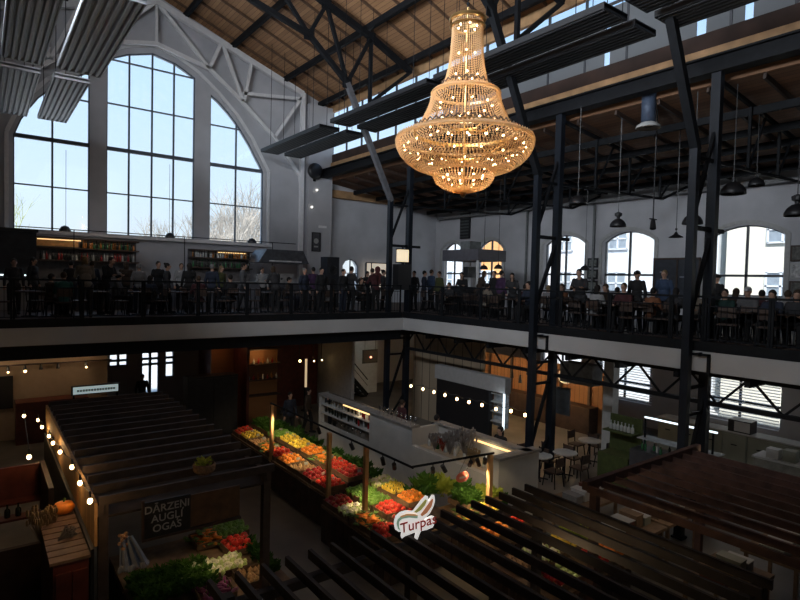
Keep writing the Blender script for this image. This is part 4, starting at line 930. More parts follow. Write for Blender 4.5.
# grille, blackboard, pictures on the right wall
q = on(465, 222, 0, 22.6)
t = thing('wall_grille', 'tall dark louvred grille high on the right wall above the kiosk', 'grille', (22.6, q.y, 8.4))
a = MB(); a.box(22.58,22.68,q.y-.4,q.y+.4,8.5,10.0); a.build('frame', black_plastic, t, world=True)
a = MB()
for j in range(8): a.box(22.55,22.6,q.y-.33,q.y+.33,8.58+j*.18,8.66+j*.18)
a.build('louvres', mat('louvre', (.07,.08,.08), .5), t, world=True)
t = thing('blackboard', 'large dark framed wall board between the middle and the large arched window', 'board', (22.62, 11.4, 5.5))
a = MB(); a.box(22.6,22.68,10.45,12.3,5.5,7.15); a.build('board', mat('board_dark', (.03,.035,.045), .35), t, world=True)
a = MB()
for y0, y1, z0, z1 in ((10.42,12.33,7.1,7.18),(10.42,12.33,5.48,5.55),(12.27,12.33,5.5,7.15),(10.42,10.48,5.5,7.15),(11.3,11.36,5.5,7.15)): a.box(22.56,22.62,y0,y1,z0,z1)
a.build('frame', timber_d, t, world=True)
a = MB()
for y_, z_, w_ in ((11.9,6.6,.3),(11.85,6.3,.35),(11.1,6.4,.25),(10.85,5.85,.2),(11.9,5.85,.35)): a.box(22.59,22.6,y_-w_/2,y_+w_/2,z_-.03,z_+.03)
a.build('chalk_marks', mat('chalk', (.22,.24,.28), .9), t, world=True)
for k, (px, y0, dz) in enumerate([(592,0,0),(592,0,.52),(592,0,1.04)]):
    q = on(592, 280, 0, 22.6); z = 5.75+dz
    t = thing('framed_picture', '%s of the three small framed pictures on the wall left of the middle arched window' % ('lowest','middle','topmost')[k], 'picture', (22.6, q.y, z))
    a = MB(); a.box(22.6,22.68,q.y-.27,q.y+.27,z,z+.44); a.build('frame', black_plastic, t, world=True)
    a = MB(); a.box(22.59,22.6,q.y-.2,q.y+.2,z+.07,z+.37); a.build('print', mat('print%d' % k, (.14,.15,.14), .7, var=.6, scale=14), t, world=True)
for k in range(3):
    z = 5.75+k*.62
    t = thing('framed_picture', '%s of the three pictures right of the large window, cut by the photo edge' % ('lowest','middle','topmost')[k], 'picture', (22.6, 7.0, z))
    a = MB(); a.box(22.6,22.68,6.6,7.4,z,z+.55); a.build('frame', timber_d if k != 1 else offwhite, t, world=True)
    a = MB(); a.box(22.59,22.6,6.66,7.34,z+.05,z+.5); a.build('print', mat('printb%d' % k, (.10,.10,.09) if k != 1 else (.4,.4,.4), .7, var=.5, scale=9), t, world=True)
for y, lab in ((15.25,'between the second and the middle arched window'),(19.2,'left of the second arched window')): 
    a = MB(); a.tube([(22.6,y,GF),(22.6,y,9.9)], .06, 8); tag(a.build('downpipe', mat('pipe_grey%d' % int(y), (.12,.13,.13), .5)), 'dark vertical pipe on the right wall, ' + lab, 'pipe')
mb = MB(); mb.box(22.3, 22.68, -7, 26, 9.72, 9.84); tag(mb.build('cable_tray', mat('tray', (.16,.16,.16), .5)), 'long grey cable tray along the top of the right wall', 'cable tray')

# ================================================================ market floor
def pergola(label, x0, x1, y0, y1, z, axis, pitch, m, sw, sh, posts, beams):
    t = thing('timber_pergola', label, 'pergola', ((x0+x1)/2, (y0+y1)/2, 0))
    if axis == 'x': L_ = [y0+pitch*i for i in range(int((y1-y0)/pitch)+1)]
    else: L_ = [x0+pitch*i for i in range(int((x1-x0)/pitch)+1)]
    for v in L_[:100]:
        a = MB(); a.box(x0,x1,v-sw/2,v+sw/2,z-sh,z) if axis == 'x' else a.box(v-sw/2,v+sw/2,y0,y1,z-sh,z); a.build('slat', m, t, world=True)
    for b in beams: a = MB(); a.box(*b); a.build('beam', m, t, world=True)
    for (x, y) in posts: a = MB(); a.box(x-.06,x+.06,y-.06,y+.06,0,z-sh); a.build('post', m, t, world=True)
    return t
pergola('dark slatted pergola roof with warm bulbs along its left side, over the left vegetable stall', 1.3, 3.85, 8.42, 15.4, 2.95, 'x', .49, mat('brown_slat', (.055, .038, .030), .7, var=.3), .05, .12, [(1.36,8.5),(3.75,8.5),(1.36,15.3),(3.75,15.3),(3.75,11.9)], [(1.28,1.36,8.4,15.4,2.68,2.83),(3.72,3.8,8.4,15.4,2.68,2.83)])
pergola('large near-black slatted pergola roof in the right foreground below the carrot sign', 1.98, 7.3, 2.35, 5.92, 2.72, 'y', .303, slatmat, .045, .11, [(7.2,5.7),(4.6,5.7),(2.1,5.7),(7.2,2.5),(4.6,2.5)], [(1.95,7.35,5.6,5.7,2.46,2.56),(1.95,7.35,2.5,2.6,2.46,2.56)])
pergola('reddish brown slatted pergola roof in front of the sage counters at right', 7.95, 11.75, .6, 5.3, 2.72, 'y', .39, redslat, .05, .11, [(8.0,5.2),(11.7,5.2),(11.7,1.0)], [(7.9,11.8,5.28,5.38,2.64,2.78)])
mb = MB(); mb.box(1.37,3.75,8.46,15.35,2.62,2.65); tag(mb.build('awning', mat('awning_brown', (.030,.019,.013), .8, var=.3)), 'dark brown flat awning board just under the slats of the bulb-lit pergola', 'awning')
mb = MB(); mb.box(1.24,1.28,8.4,15.3,2.28,2.88); tag(mb.build('pergola_fascia_board', plank('fascia_wood', (.28,.15,.06), (.50,.30,.12), 'Y', .18)), 'upright plank board lit by bulbs along the left side of the slatted pergola', 'board')
# festoon
def festoon(label, pts, r=.035, lights=True, en=2.2, sag=.06):
    t = thing('festoon_lights', label, 'string lights', tuple(pts[0]))
    a = MB(); cp = []
    for p_, q_ in zip(pts, pts[1:]): cp += [p_+Vector((0,0,.12)), (p_+q_)/2+Vector((0,0,.12-sag))]
    cp.append(pts[-1]+Vector((0,0,.12))); a.tube(cp, .008, 4); a.build('cable', black_plastic, t, world=True)
    for i, p_ in enumerate(pts):
        a = MB(); a.ball(p_, (r,r,r*1.25), 10, 8); b_ = a.build('bulb', bulb_s, t, smooth=True, world=True)
        a = MB(); a.tube([p_+Vector((0,0,r)), p_+Vector((0,0,.12))], .014, 6); a.build('socket', black_plastic, b_, world=True)
        if lights and i % 2 == 0: point('bulb_light', p_-Vector((.05,0,.07)), en, (1,.62,.28), .05)
    return t
Lp = [on(px, py, 0, 1.12) for px, py in [(90,501),(80,483),(72,467),(60,452),(53,443),(49,436),(42,427),(38,420)]]
festoon('string of eight warm bulbs along the left edge of the slatted pergola', Lp, .032, True, 6)
festoon('pair of warm bulbs hanging left of the slatted pergola', [on(29,457,0,.6), on(24,416,0,.75)], .032, False)
festoon('string of ten warm bulbs above the white wine bar', [on(px, py, 0, 10.6) for px, py in [(411,386),(423,389),(434,392),(445,395),(457,399),(469,402),(482,405),(496,409),(511,411),(525,415)]], .038, True, 1.6)

# produce
def veg(name, label, cat, m, fn, parts=()):
    a = MB(); fn(a); o = a.build(name, m, smooth=True); tag(o, label, cat)
    for nm, mm, f2 in parts: b = MB(); f2(b); b.build(nm, mm, o, smooth=True)
    o.location = (0,0,0); WL[o.name] = Vector((0,0,0)); return o
pm = lambda n_, c_, r=.4: mat('produce_'+n_, c_, r, var=.2, scale=12)
cols = {'red': pm('red', (.62,.035,.02)), 'orange': pm('orange', (.85,.26,.03)), 'yellow': pm('yellow', (.85,.60,.07)), 'green': pm('green', (.16,.34,.05)), 'pale green': pm('palegreen', (.50,.60,.22)), 'white': pm('white', (.78,.76,.60), .6), 'purple': pm('purple', (.16,.02,.09)), 'brown': pm('brown', (.42,.25,.12), .7), 'dark red': pm('darkred', (.32,.015,.02))}
stem_g = pm('stem', (.10,.20,.04), .6)
def f_round(a): a.ball((0,0,.04), (.045,.045,.04), 10, 7)
def f_stem(a): a.tube([(0,0,.07),(.006,0,.095)], [.008,.004], 5)
def f_long(a): a.tube([(-.09,0,.03),(-.03,0,.032),(.05,.008,.03),(.10,.02,.03)], [.006,.018,.028,.02], 8)
def f_leaf3(a):
    for k_ in range(4): a.tube([(.10,.02,.03),(.16,.02+.02*(k_-1.5),.05),(.21,.02+.035*(k_-1.5),.06)], [.006,.01,.003], 4)
def f_pepper(a): a.lathe([(.012,0),(.034,.012),(.036,.05),(.042,.08),(.03,.095),(.008,.085)], n=10)
def f_pst(a): a.tube([(0,0,.085),(.008,0,.12)], .007, 5)
def f_head(a):
    rr = random.Random(5)
    a.ball((0,0,.07), (.085,.085,.065), 12, 8)
    for _ in range(22): u = rr.uniform(0,2*PI); v = rr.uniform(.1,1.3); a.ball((.07*math.sin(v)*math.cos(u), .07*math.sin(v)*math.sin(u), .075+.055*math.cos(v)), .026, 6, 4)
def f_wrap(a):
    for k_ in range(7):
        u = 2*PI*k_/7; c_, s_ = math.cos(u), math.sin(u)
        a.tube([(.03*c_,.03*s_,.01),(.09*c_,.09*s_,.03),(.12*c_,.12*s_,.09),(.125*c_,.125*s_,.12)], [.02,.045,.04,.01], 5)
tomato = veg('tomato', 'x', 'tomato', cols['red'], f_round, [('stem', stem_g, f_stem)])
citrus = veg('orange', 'x', 'fruit', cols['orange'], f_round, [('stem', stem_g, f_stem)])
carrot = veg('carrot', 'x', 'carrot', cols['orange'], f_long, [('leaves', stem_g, f_leaf3)])
beet = veg('beetroot', 'x', 'beetroot', cols['dark red'], f_round, [('leaves', stem_g, f_stem)])
plum = veg('plum', 'x', 'plum', cols['pale green'], f_round)
pepper = veg('bell_pepper', 'x', 'pepper', cols['yellow'], f_pepper, [('stem', stem_g, f_pst)])
cauli = veg('cauliflower', 'x', 'cauliflower', cols['white'], f_head, [('leaves', cols['pale green'], f_wrap)])
cabbage = veg('cabbage', 'x', 'cabbage', cols['pale green'], f_head, [('leaves', cols['green'], f_wrap)])
aub = veg('aubergine', 'x', 'aubergine', cols['purple'], f_long, [('stem', stem_g, f_stem)])
onion = veg('onion', 'x', 'onion', cols['brown'], lambda a: a.lathe([(.005,0),(.03,.008),(.04,.03),(.03,.05),(.01,.065),(.004,.08)], n=10))
def leafball(n, r, h, seed, lw=.05):
    a = MB(); rr = random.Random(seed)
    for _ in range(n):
        u = rr.uniform(0,2*PI); rad = r*rr.random()**.5; p_ = Vector((rad*math.cos(u), rad*math.sin(u), h*rr.uniform(.15,1)))
        d = Vector((math.cos(u)*.7+rr.uniform(-.5,.5), math.sin(u)*.7+rr.uniform(-.5,.5), rr.uniform(.1,1))).normalized(); s_ = d.cross(Vector((rr.uniform(-1,1),rr.uniform(-1,1),1))).normalized(); L = lw*rr.uniform(.8,1.7); n_ = d.cross(s_)*L*.15
        k_ = len(a.v); a.v += [tuple(p_-d*L), tuple(p_+s_*L*.45+n_), tuple(p_+d*L), tuple(p_-s_*L*.45+n_)]; a.f += [(k_,k_+1,k_+2),(k_,k_+2,k_+3)]
    for _ in range(8):
        u = rr.uniform(0,2*PI); a.tube([(0,0,0),(r*.5*math.cos(u), r*.5*math.sin(u), h*.7)], .006, 4)
    return a
leaf_m = {k_: translucent('leaf_'+k_, c_, .3) for k_, c_ in {'green': (.075,.17,.03), 'dark': (.04,.10,.025), 'yellowish': (.36,.42,.07), 'red': (.30,.06,.04), 'dry': (.30,.22,.13), 'dusty': (.22,.20,.19)}.items()}
herb = tag(leafball(150, .15, .2, 2).build('herb_bunch', leaf_m['green']), 'x', 'herbs'); herb.location = (0,0,0)
salad = tag(leafball(110, .13, .12, 3, .06).build('lettuce', leaf_m['yellowish']), 'x', 'lettuce')
def crate(x, y, z, w_, d_, h_, label, m=crate_wood, group=None, tilt=0):
    t = thing('produce_crate', label, 'crate', (x, y, z), 0, group); t.rotation_euler = (0, tilt, 0)
    a = MB(); a.box(-w_/2,w_/2,-d_/2,d_/2,0,.015); a.build('base', m, t)
    for b in ((-w_/2,w_/2,-d_/2,-d_/2+.015,0,h_),(-w_/2,w_/2,d_/2-.015,d_/2,0,h_),(-w_/2,-w_/2+.015,-d_/2,d_/2,0,h_),(w_/2-.015,w_/2,-d_/2,d_/2,0,h_)):
        a = MB(); a.box(*b); a.build('side_board', m, t)
    return t
rv = random.Random(11)
def fill(proto, x, y, z, w_, d_, nx, ny, layers, what, mats=None, sc=1.0, jit=.03, grp=None):
    for l_ in range(layers):
        for i in range(nx-l_):
            for j in range(ny-l_):
                px = x - w_/2 + w_*(i+.5+l_*.5)/nx + rv.uniform(-jit,jit); py = y - d_/2 + d_*(j+.5+l_*.5)/ny + rv.uniform(-jit,jit)
                place(proto, (px, py, z+l_*.05*sc+rv.uniform(0,.03)), rv.uniform(0,6.28), what, what.split(' ',1)[1] if False else 'pile: '+what, {'self': mats} if mats else None, sc)
# stall A: back run of stepped crates (X 6.6 .. 8.6, Y 11.6 .. 17.6)
def stall(label, x0, x1, y0, y1, ztop, risers=()):
    t = thing('market_stall', label, 'stall', ((x0+x1)/2, (y0+y1)/2, 0))
    a = MB(); a.box(x0,x1,y0,y1,ztop-.06,ztop); a.build('tabletop', crate_wood, t, world=True)
    a = MB(); n = int((y1-y0)/.16)
    for i in range(n): a.box(x0-.02,x0+.0,y0+.16*i+.01,y0+.16*i+.15,.05,ztop-.06)
    n = int((x1-x0)/.16)
    for i in range(n): a.box(x0+.16*i+.01,x0+.16*i+.15,y0-.02,y0,.05,ztop-.06)
    a.build('front_panel', timber_d, t, world=True)
    for (xa, xb, za) in risers: a = MB(); a.box(xa,xb,y0+.03,y1-.03,ztop,za); a.build('riser', timber_d, t, world=True)
    for x in (x0+.08,x1-.08):
        for y in (y0+.08,y1-.08): a = MB(); a.box(x-.04,x+.04,y-.04,y+.04,0,ztop-.06); a.build('leg', timber_d, t, world=True)
    return t
stall('long vegetable stall behind the aisle, lit by black spotlights, with the first two wooden posts', 6.55, 8.0, 11.5, 17.7, .86, [(7.25,7.95,.985)])
stall('vegetable stall in front of the white wine bar, left of the carrot sign', 6.2, 8.0, 8.55, 11.0, .86, [(6.8,7.36,.965),(7.38,7.95,1.075)])
stall('vegetable stall right of the carrot sign, end by the last wooden post', 8.05, 9.6, 7.3, 9.4, .85)
rowsA = [  # (y, left kind, middle kind, right kind)
 (11.85,'tomato red','grapes pale','beetroot dark red'),(12.55,'beetroot dark red','tomato red','beetroot dark red'),(13.25,'onion brown','carrot orange','aub purple'),(13.95,'orange orange','orange orange','aub purple'),
 (14.65,'tomato red','orange yellow','onion brown'),(15.35,'carrot orange','pepper yellow','cauli white'),(16.05,'onion brown','cabbage green','pepper green'),(16.75,'pepper yellow','herb green','salad y'),(17.35,'tomato red','salad y','herb green')]
P_ = {'tomato': (tomato, 4, 4, 2, 1.5), 'beetroot': (beet, 4, 4, 2, 1.5), 'grapes': (plum, 5, 5, 1, 1.2), 'onion': (onion, 5, 5, 1, 1.3), 'carrot': (carrot, 3, 6, 2, 1.25), 'aub': (aub, 3, 5, 1, 1.6), 'orange': (citrus, 4, 4, 2, 1.5), 'pepper': (pepper, 4, 4, 2, 1.3), 'cauli': (cauli, 3, 2, 1, 1.05), 'cabbage': (cabbage, 3, 2, 1, 1.1), 'herb': (herb, 2, 2, 1, 1.1), 'salad': (salad, 3, 2, 1, 1.1)}
CM = {'red': 'red', 'dark red': 'dark red', 'pale': 'pale green', 'orange': 'orange', 'yellow': 'yellow', 'purple': 'purple', 'brown': 'brown', 'green': 'green'}
NM = {'tomato': 'tomato', 'beetroot': 'beetroot', 'grapes': 'plum', 'onion': 'onion', 'carrot': 'carrot', 'aub': 'aubergine', 'orange': 'citrus fruit', 'pepper': 'bell pepper', 'cauli': 'cauliflower', 'cabbage': 'cabbage', 'herb': 'herb bunch', 'salad': 'lettuce'}
def tray(spec, x, y, z, w_, d_, where, tilt=0):
    kind, _, c_ = spec.partition(' '); proto, nx, ny, ly, sc = P_[kind]
    nx = max(1, round(nx*w_/.6)); ny = max(1, round(ny*d_/.6))
    cr_ = crate(x, y, z, w_, d_, .12, 'crate of %s%s, %s' % ('' if c_ in ('y',) else c_+' ', NM[kind]+{'tomato': 'es', 'potato': 'es', 'lettuce': 's', 'herb': 'es'}.get(kind, 's'), where))
    cr_.rotation_euler[2] = rv.uniform(-.06,.06)
    m = cols.get(CM.get(c_, ''), None) if kind not in ('herb', 'salad') else None
    fill(proto, x, y, z+.03 if kind not in ('cauli','cabbage') else z+.02, w_-.06, d_-.06, nx, ny, ly, '%s%s, %s' % ('' if c_ in ('y',) else c_+' ', NM[kind], where), m, sc)
rn = ['nearest row','second row','third row','fourth row','fifth row','sixth row','seventh row','eighth row','farthest row']
for r, (y, a_, b_, c_) in enumerate(rowsA):
    for k_, spec in enumerate((a_, c_ if r in (0, 8) else b_)):
        tray(spec, 6.9+.66*k_, y, .86+.13*k_, .62, .64, '%s, %s of the long lit stall' % (('aisle side','back side')[k_], rn[r]))
rowsB = [(8.9,'tomato red','pepper red',None),(9.55,'carrot orange','tomato red','orange orange'),(10.15,'cauli white','cabbage green','pepper yellow'),(10.7,'beetroot dark red','cabbage green','cauli white')]
for r, (y, a_, b_, c_) in enumerate(rowsB):
    for k_, spec in enumerate((a_, b_, c_)):
        if spec: tray(spec, 6.5+.58*k_, y, .86+.11*k_, .55, .56, '%s, %s of the stall by the carrot sign' % (('aisle side','middle','bar side')[k_], rn[r]))
for r, (x, y, spec) in enumerate([(8.35,7.7,'orange orange'),(8.35,8.35,'carrot orange'),(8.95,7.75,'tomato red'),(8.95,8.35,'pepper yellow'),(9.35,8.9,'salad y'),(8.75,8.95,'herb green')]):
    tray(spec, x, y, .88+.06*(r//2), .56, .58, ('front left','second on the left','front middle','last post','back right','back left')[r]+' of the stall right of the carrot sign')
for k_ in range(11):
    place(herb, (8.25+rv.uniform(-.1,.1), 11.9+.52*k_, .62), k_*1.9, 'dark leafy plant standing behind the crates of the long lit stall', 'dark leafy plants behind the long lit stall', {'self': leaf_m['dark']}, 1.5+.5*rv.random(), cat='plant').name = 'leafy_plant'
# tall greenery behind the sign and by the bar
for k_, (x, y, z, s_, mm, lab) in enumerate([(7.9,9.7,1.15,1.7,'dark','large dark leafy plant directly behind the carrot sign'),(8.3,9.9,1.2,2.0,'green','tallest green leafy plant behind the spotlight rail'),(8.8,9.8,1.15,1.9,'yellowish','yellowish green leafy plant under the spotlights'),(9.2,9.6,1.1,1.6,'green','green leafy plant left of the last wooden post'),(7.6,10.8,1.1,1.5,'dark','dark leafy plant by the third wooden post'),(9.75,8.9,.9,1.5,'green','broad leafy plant right of the last wooden post'),(8.0,11.2,.9,1.6,'dark','dark leafy plant in front of the white bar wall'),(8.15,17.3,1.0,1.6,'dark','dark leafy plant at the far end of the long lit stall')]):
    place(herb, (x, y, z-.25), k_*1.3, lab, None, {'self': leaf_m[mm]}, s_, cat='plant').name = 'leafy_plant'
# posts, rail and spotlights
for k_, (x, y) in enumerate([(6.58,14.58),(6.52,11.24),(6.64,9.87),(8.52,8.02)]):
    box_thing('stall_post', 'square pale wooden post, %s along the spotlight rail' % ('farthest','second','third','nearest to the camera and rightmost')[k_], 'post', (x-.045,x+.045,y-.045,y+.045,0,2.4), postwood)
t = thing('spotlight_rail', 'black L-shaped rail on the wooden posts carrying spotlights over the vegetables', 'rail', (6.6, 8.3, 2.4))
a = MB(); a.tube([(6.6,14.7,2.43),(6.6,8.2,2.43)], .025, 8); a.tube([(6.6,8.25,2.43),(8.6,8.0,2.43)], .025, 8); a.build('rail_tube', black_steel, t, world=True)
def spot(x, y, z, tx, ty, tz, label, en, ang=70):
    t = thing('spotlight', label, 'spotlight', (x, y, z)); d = (Vector((tx,ty,tz))-Vector((x,y,z-.12))).normalized()
    a = MB(); a.tube([(0,0,0),(0,0,-.1)], .012, 6); a.build('stem', black_plastic, t)
    c_ = Vector((0,0,-.12)); a = MB(); a.tube([c_-d*.06, c_+d*.1], .045, 12); a.build('lamp_head', black_plastic, t)
    a = MB(); a.tube([c_+d*.1, c_+d*.102], .034, 12); a.build('lens', bulb_s, t)
    l = bpy.data.lights.new('spot_lamp', 'SPOT'); l.energy = en; l.color = (1,.74,.42); l.spot_size = math.radians(ang); l.spot_blend = .6; l.shadow_soft_size = .04
    o = bpy.data.objects.new('spot_lamp', l); C.objects.link(o); o.location = Vector((x,y,z-.12))+d*.14; o.rotation_euler = d.to_track_quat('-Z','Y').to_euler()
for (x, y, tx, ty, en, lab) in [(6.6,14.0,7.4,15.8,120,'first spotlight on the rail, toward the far end of the long stall'),(6.6,12.9,7.4,13.6,110,'second spotlight on the rail, before the second wooden post'),(6.6,11.9,7.3,12.3,75,'third spotlight on the rail, next to the second wooden post'),(6.6,10.4,7.1,10.0,80,'fourth spotlight on the rail, between second and third posts'),
    (6.6,9.2,7.0,9.2,48,'fifth spotlight on the rail, left of the rail corner'),(6.6,8.8,7.4,9.6,26,'sixth spotlight on the rail, nearest left of the rail corner'),(7.1,8.2,8.2,9.3,34,'first spotlight right of the rail corner'),(7.35,8.17,8.2,8.0,50,'second spotlight right of the rail corner'),
    (8.0,8.08,8.8,9.4,40,'third spotlight right of the rail corner, left of the red hanging sign'),(8.2,8.06,8.9,8.2,70,'fourth spotlight right of the rail corner'),(8.38,8.04,9.3,9.0,38,'last spotlight before the rightmost wooden post')]:
    spot(x, y, 2.42, tx, ty, .9, lab, en)
t = thing('hanging_sign', 'small red rounded sign hanging under the rail among the right spotlights', 'sign', (8.0, 8.3, 1.95))
a = MB(); a.lathe([(.02,-.02),(.17,-.015),(.18,0),(.17,.015),(.02,.02)], n=20); a.v = [(x, zv, y*.62) for x, y, zv in a.v]; a.build('board', mat('sign_red', (.45,.10,.07), .5), t)
a = MB(); a.box(-.1,.1,-.025,-.02,-.02,.02); a.build('pale_band', offwhite, t); a = MB(); a.tube([(-.1,0,.1),(-.1,-.2,.48)], .005, 4); a.tube([(.1,0,.1),(.1,-.2,.48)], .005, 4); a.build('cord', black_plastic, t)

# the lit shop sign
t = thing('shop_sign', 'white-edged illuminated sign in the shape of a carrot with two leaves and red script', 'sign', (4.55, 5.5, 2.72))
def sg(u, v, d=0):                            # sign drawing units -> place on a board facing the gallery
    px = 380 + u*70/600; py = 480 + v*70/600; o0 = on(415, 517, 1, 5.5); q = o0 + Vector((.80,-.6,0))*((px-415)*.0128) + Vector((0,0,1))*(-(py-517)*.0128)
    return q + Vector((-.6,-.8,0))*d
outl = [(118,370),(130,320),(165,285),(215,268),(280,270),(300,240),(345,175),(385,132),(408,142),(412,172),(440,125),(462,128),(468,160),(455,215),(425,275),(380,325),(385,335),(440,308),(465,315),(470,355),(455,395),(400,420),(355,430),(345,450),(325,508),(300,500),(310,440),(250,465),(215,480),(190,500),(180,480),(190,440),(160,440),(130,420)]
def poly_part(name, pts, m, d0, d1): a = MB(); a.prism([(u, v) for u, v in pts], lambda u, v: sg(u, v, d0), lambda u, v: sg(u, v, d1)); return a.build(name, m, t, world=True)
poly_part('sign_board', outl, glow('sign_white', (.95,.92,.88), .6), -.03, .03)
inner = lambda pts, f: [((u-sum(p[0] for p in pts)/len(pts))*f+sum(p[0] for p in pts)/len(pts), (v-sum(p[1] for p in pts)/len(pts))*f+sum(p[1] for p in pts)/len(pts)) for u, v in pts]
poly_part('leaf_shape', [(290,262),(320,232),(385,150),(398,160),(385,200),(350,245),(310,270)], glow('sign_leaf', (.50,.48,.14), .35), .03, .04)
poly_part('leaf_shape', [(345,285),(380,235),(440,145),(453,150),(440,210),(405,265),(360,300)], glow('sign_leaf2', (.72,.28,.14), .35), .03, .04)
poly_part('carrot_body', [(140,365),(150,330),(180,302),(230,288),(290,290),(325,300),(320,318),(250,312),(190,325),(165,350),(165,400),(180,425),(155,415)], glow('sign_mint', (.42,.62,.45), .3), .03, .04)
poly_part('carrot_stripe', [(170,300),(230,278),(300,280),(330,290),(300,296),(230,293),(185,312)], glow('sign_orange', (.85,.45,.20), .35), .041, .045)
sr = glow('sign_red_ink', (.55,.05,.04), .15)
o0 = sg(322, 368, .04); Xa = (sg(420,340,.04)-sg(320,372,.04)).normalized(); Na = Vector((-.6,-.8,0)); Ya = Na.cross(Xa).normalized()
mt = Matrix((Xa, Ya, Na)).transposed().to_4x4(); mt.translation = o0
text_mesh('Turpas', .175, sr, 'lettering', t, mt, .01, .25)
a = MB(); p0_ = sg(205,470,-.02); p1_ = sg(315,480,-.02); a.bar(p0_, (p0_.x,p0_.y,2.72), .03, .03); a.bar(p1_, (p1_.x,p1_.y,2.72), .03, .03); a.build('support_post', black_steel, t, world=True)

# ---------------------------------------------------------------- left stall under the slatted pergola
stall('vegetable stall under the dark slatted pergola with cauliflowers and red peppers', 1.9, 4.3, 8.55, 11.2, .78)
for (x, y, spec, w_) in [(3.5,9.55,'cauli white','brightest, nearest the aisle'),(3.75,8.95,'onion brown','below the cauliflowers, near the foreground slats'),(3.05,8.85,'aub purple','left of the onions'),(3.95,10.15,'tomato red','red row above the cauliflowers'),(3.55,10.75,'carrot orange','orange corner behind the red row'),(4.05,10.85,'cabbage green','green heads at the back by the aisle'),(3.0,9.6,'cauli white','left of the brightest cauliflowers')]:
    tray(spec, x, y, .8, .56, .56, w_+', left pergola stall')
GL = 'green herb bunches laid along the stall under the slatted pergola'
for i in range(6):
    for j in range(3): place(herb, (2.05+.2*i, 9.15+.32*j, .82), i*2.1+j, 'green herb bunch in the leafy bed behind the chalk sign, %s row, %s from left' % (('near','middle','far')[j], ('first','second','third','fourth','fifth','sixth')[i]), GL, {'self': leaf_m['green']}, .95)
for i in range(5): place(herb, (4.1, 9.0+.27*i, .80), i*1.7, 'dark green herb bunch along the aisle edge of the stall under the slatted pergola', 'dark green herb bunches on the aisle edge', {'self': leaf_m['dark']}, .9)
spot(3.3, 9.3, 2.6, 3.6, 9.5, .8, 'black spotlight under the slatted pergola', 26, 75)
spot(2.3, 10.4, 2.6, 2.4, 9.5, .8, 'black spotlight under the slatted pergola near its left side', 9, 95)
t = thing('chalk_sign', 'black hanging board with three rows of pale lettered words and a brown right half', 'sign', (2.5, 8.36, 2.25))
a = MB(); a.box(1.85,2.5,8.34,8.37,2.24,2.76); a.build('black_board', mat('chalkboard', (.015,.015,.015), .6), t, world=True)
a = MB(); a.box(2.5,3.25,8.34,8.37,2.26,2.74); a.build('brown_panel', mat('brown_panel', (.10,.05,.022), .6, var=.4), t, world=True)
a = MB(); a.box(1.83,3.27,8.32,8.38,2.21,2.24); a.box(1.83,1.86,8.33,8.38,2.24,2.8); a.build('frame', timber_d, t, world=True)
mt = Matrix(((1,0,0),(0,0,-1),(0,1,0))).to_4x4(); mt.translation = Vector((2.17, 8.335, 2.5))
text_mesh('DĀRZEŅI\nAUGĻI\nOGAS', .15, offwhite, 'lettering', t, mt, .004)
t = thing('wicker_basket', 'wicker basket with yellow green flowers standing on the edge of the slatted pergola', 'basket', (2.75, 8.52, 2.97))
a = MB(); a.lathe([(.10,0),(.16,.05),(.17,.14),(.15,.16),(.14,.14),(.13,.03)], n=18, cap=False); a.lathe([(.10,0),(.10,.01)], n=18); a.build('basket_body', mat('wicker', (.22,.13,.07), .8, var=.4, scale=30), t)
b_ = leafball(60, .13, .14, 8, .03); b_.v = [(x, y, z+.1) for x, y, z in b_.v]; b_.build('flowers', leaf_m['yellowish'], t)
t = thing('cloth', 'blue-grey cloth with a white lace hem hanging left of the chalk sign', 'cloth', (1.65, 8.3, 1.9))
a = MB(); n = 10
pts = [(-.05+.3*i/n, .03*math.sin(i*1.9)) for i in range(n+1)]
for z0, z1, s0, s1 in ((1.92,2.35,1.25,.5),):
    k_ = len(a.v)
    for i, (x, y) in enumerate(pts): a.v += [(1.62+(x-.1)*s1, 8.32+y, z1), (1.72+(x-.1)*s0, 8.28+y*2, z0)]
    a.f += [(k_+2*i, k_+2*i+1, k_+2*i+3, k_+2*i+2) for i in range(n)]
oc = a.build('fabric', mat('cloth_bluegrey', (.30,.34,.42), .9), t, world=True); oc.modifiers.new('s', 'SOLIDIFY').thickness = .01
a = MB()
for i in range(14): a.ball((1.53+.028*i, 8.27+.03*math.sin(i), 1.92), (.025,.012,.05), 6, 4)
a.build('lace_hem', offwhite, t, world=True)
t = thing('flower_garland', 'small garland of pink and yellow flowers pinned above the blue-grey cloth', 'flowers', (1.58, 8.3, 2.2)); a = MB(); rr = random.Random(2)
for i in range(14): a.ball((1.58+rr.uniform(-.05,.05), 8.3+rr.uniform(-.03,.03), 2.32+rr.uniform(-.12,.14)), .025, 6, 4)
a.build('blossoms', mat('blossom', (.40,.22,.12), .7, var=.7, scale=18), t, world=True)
a = MB(); a.box(1.2,1.24,8.4,15.2,.0,2.25); tag(a.build('partition', black_plastic), 'dark partition wall below the bulb-lit plank board', 'partition')
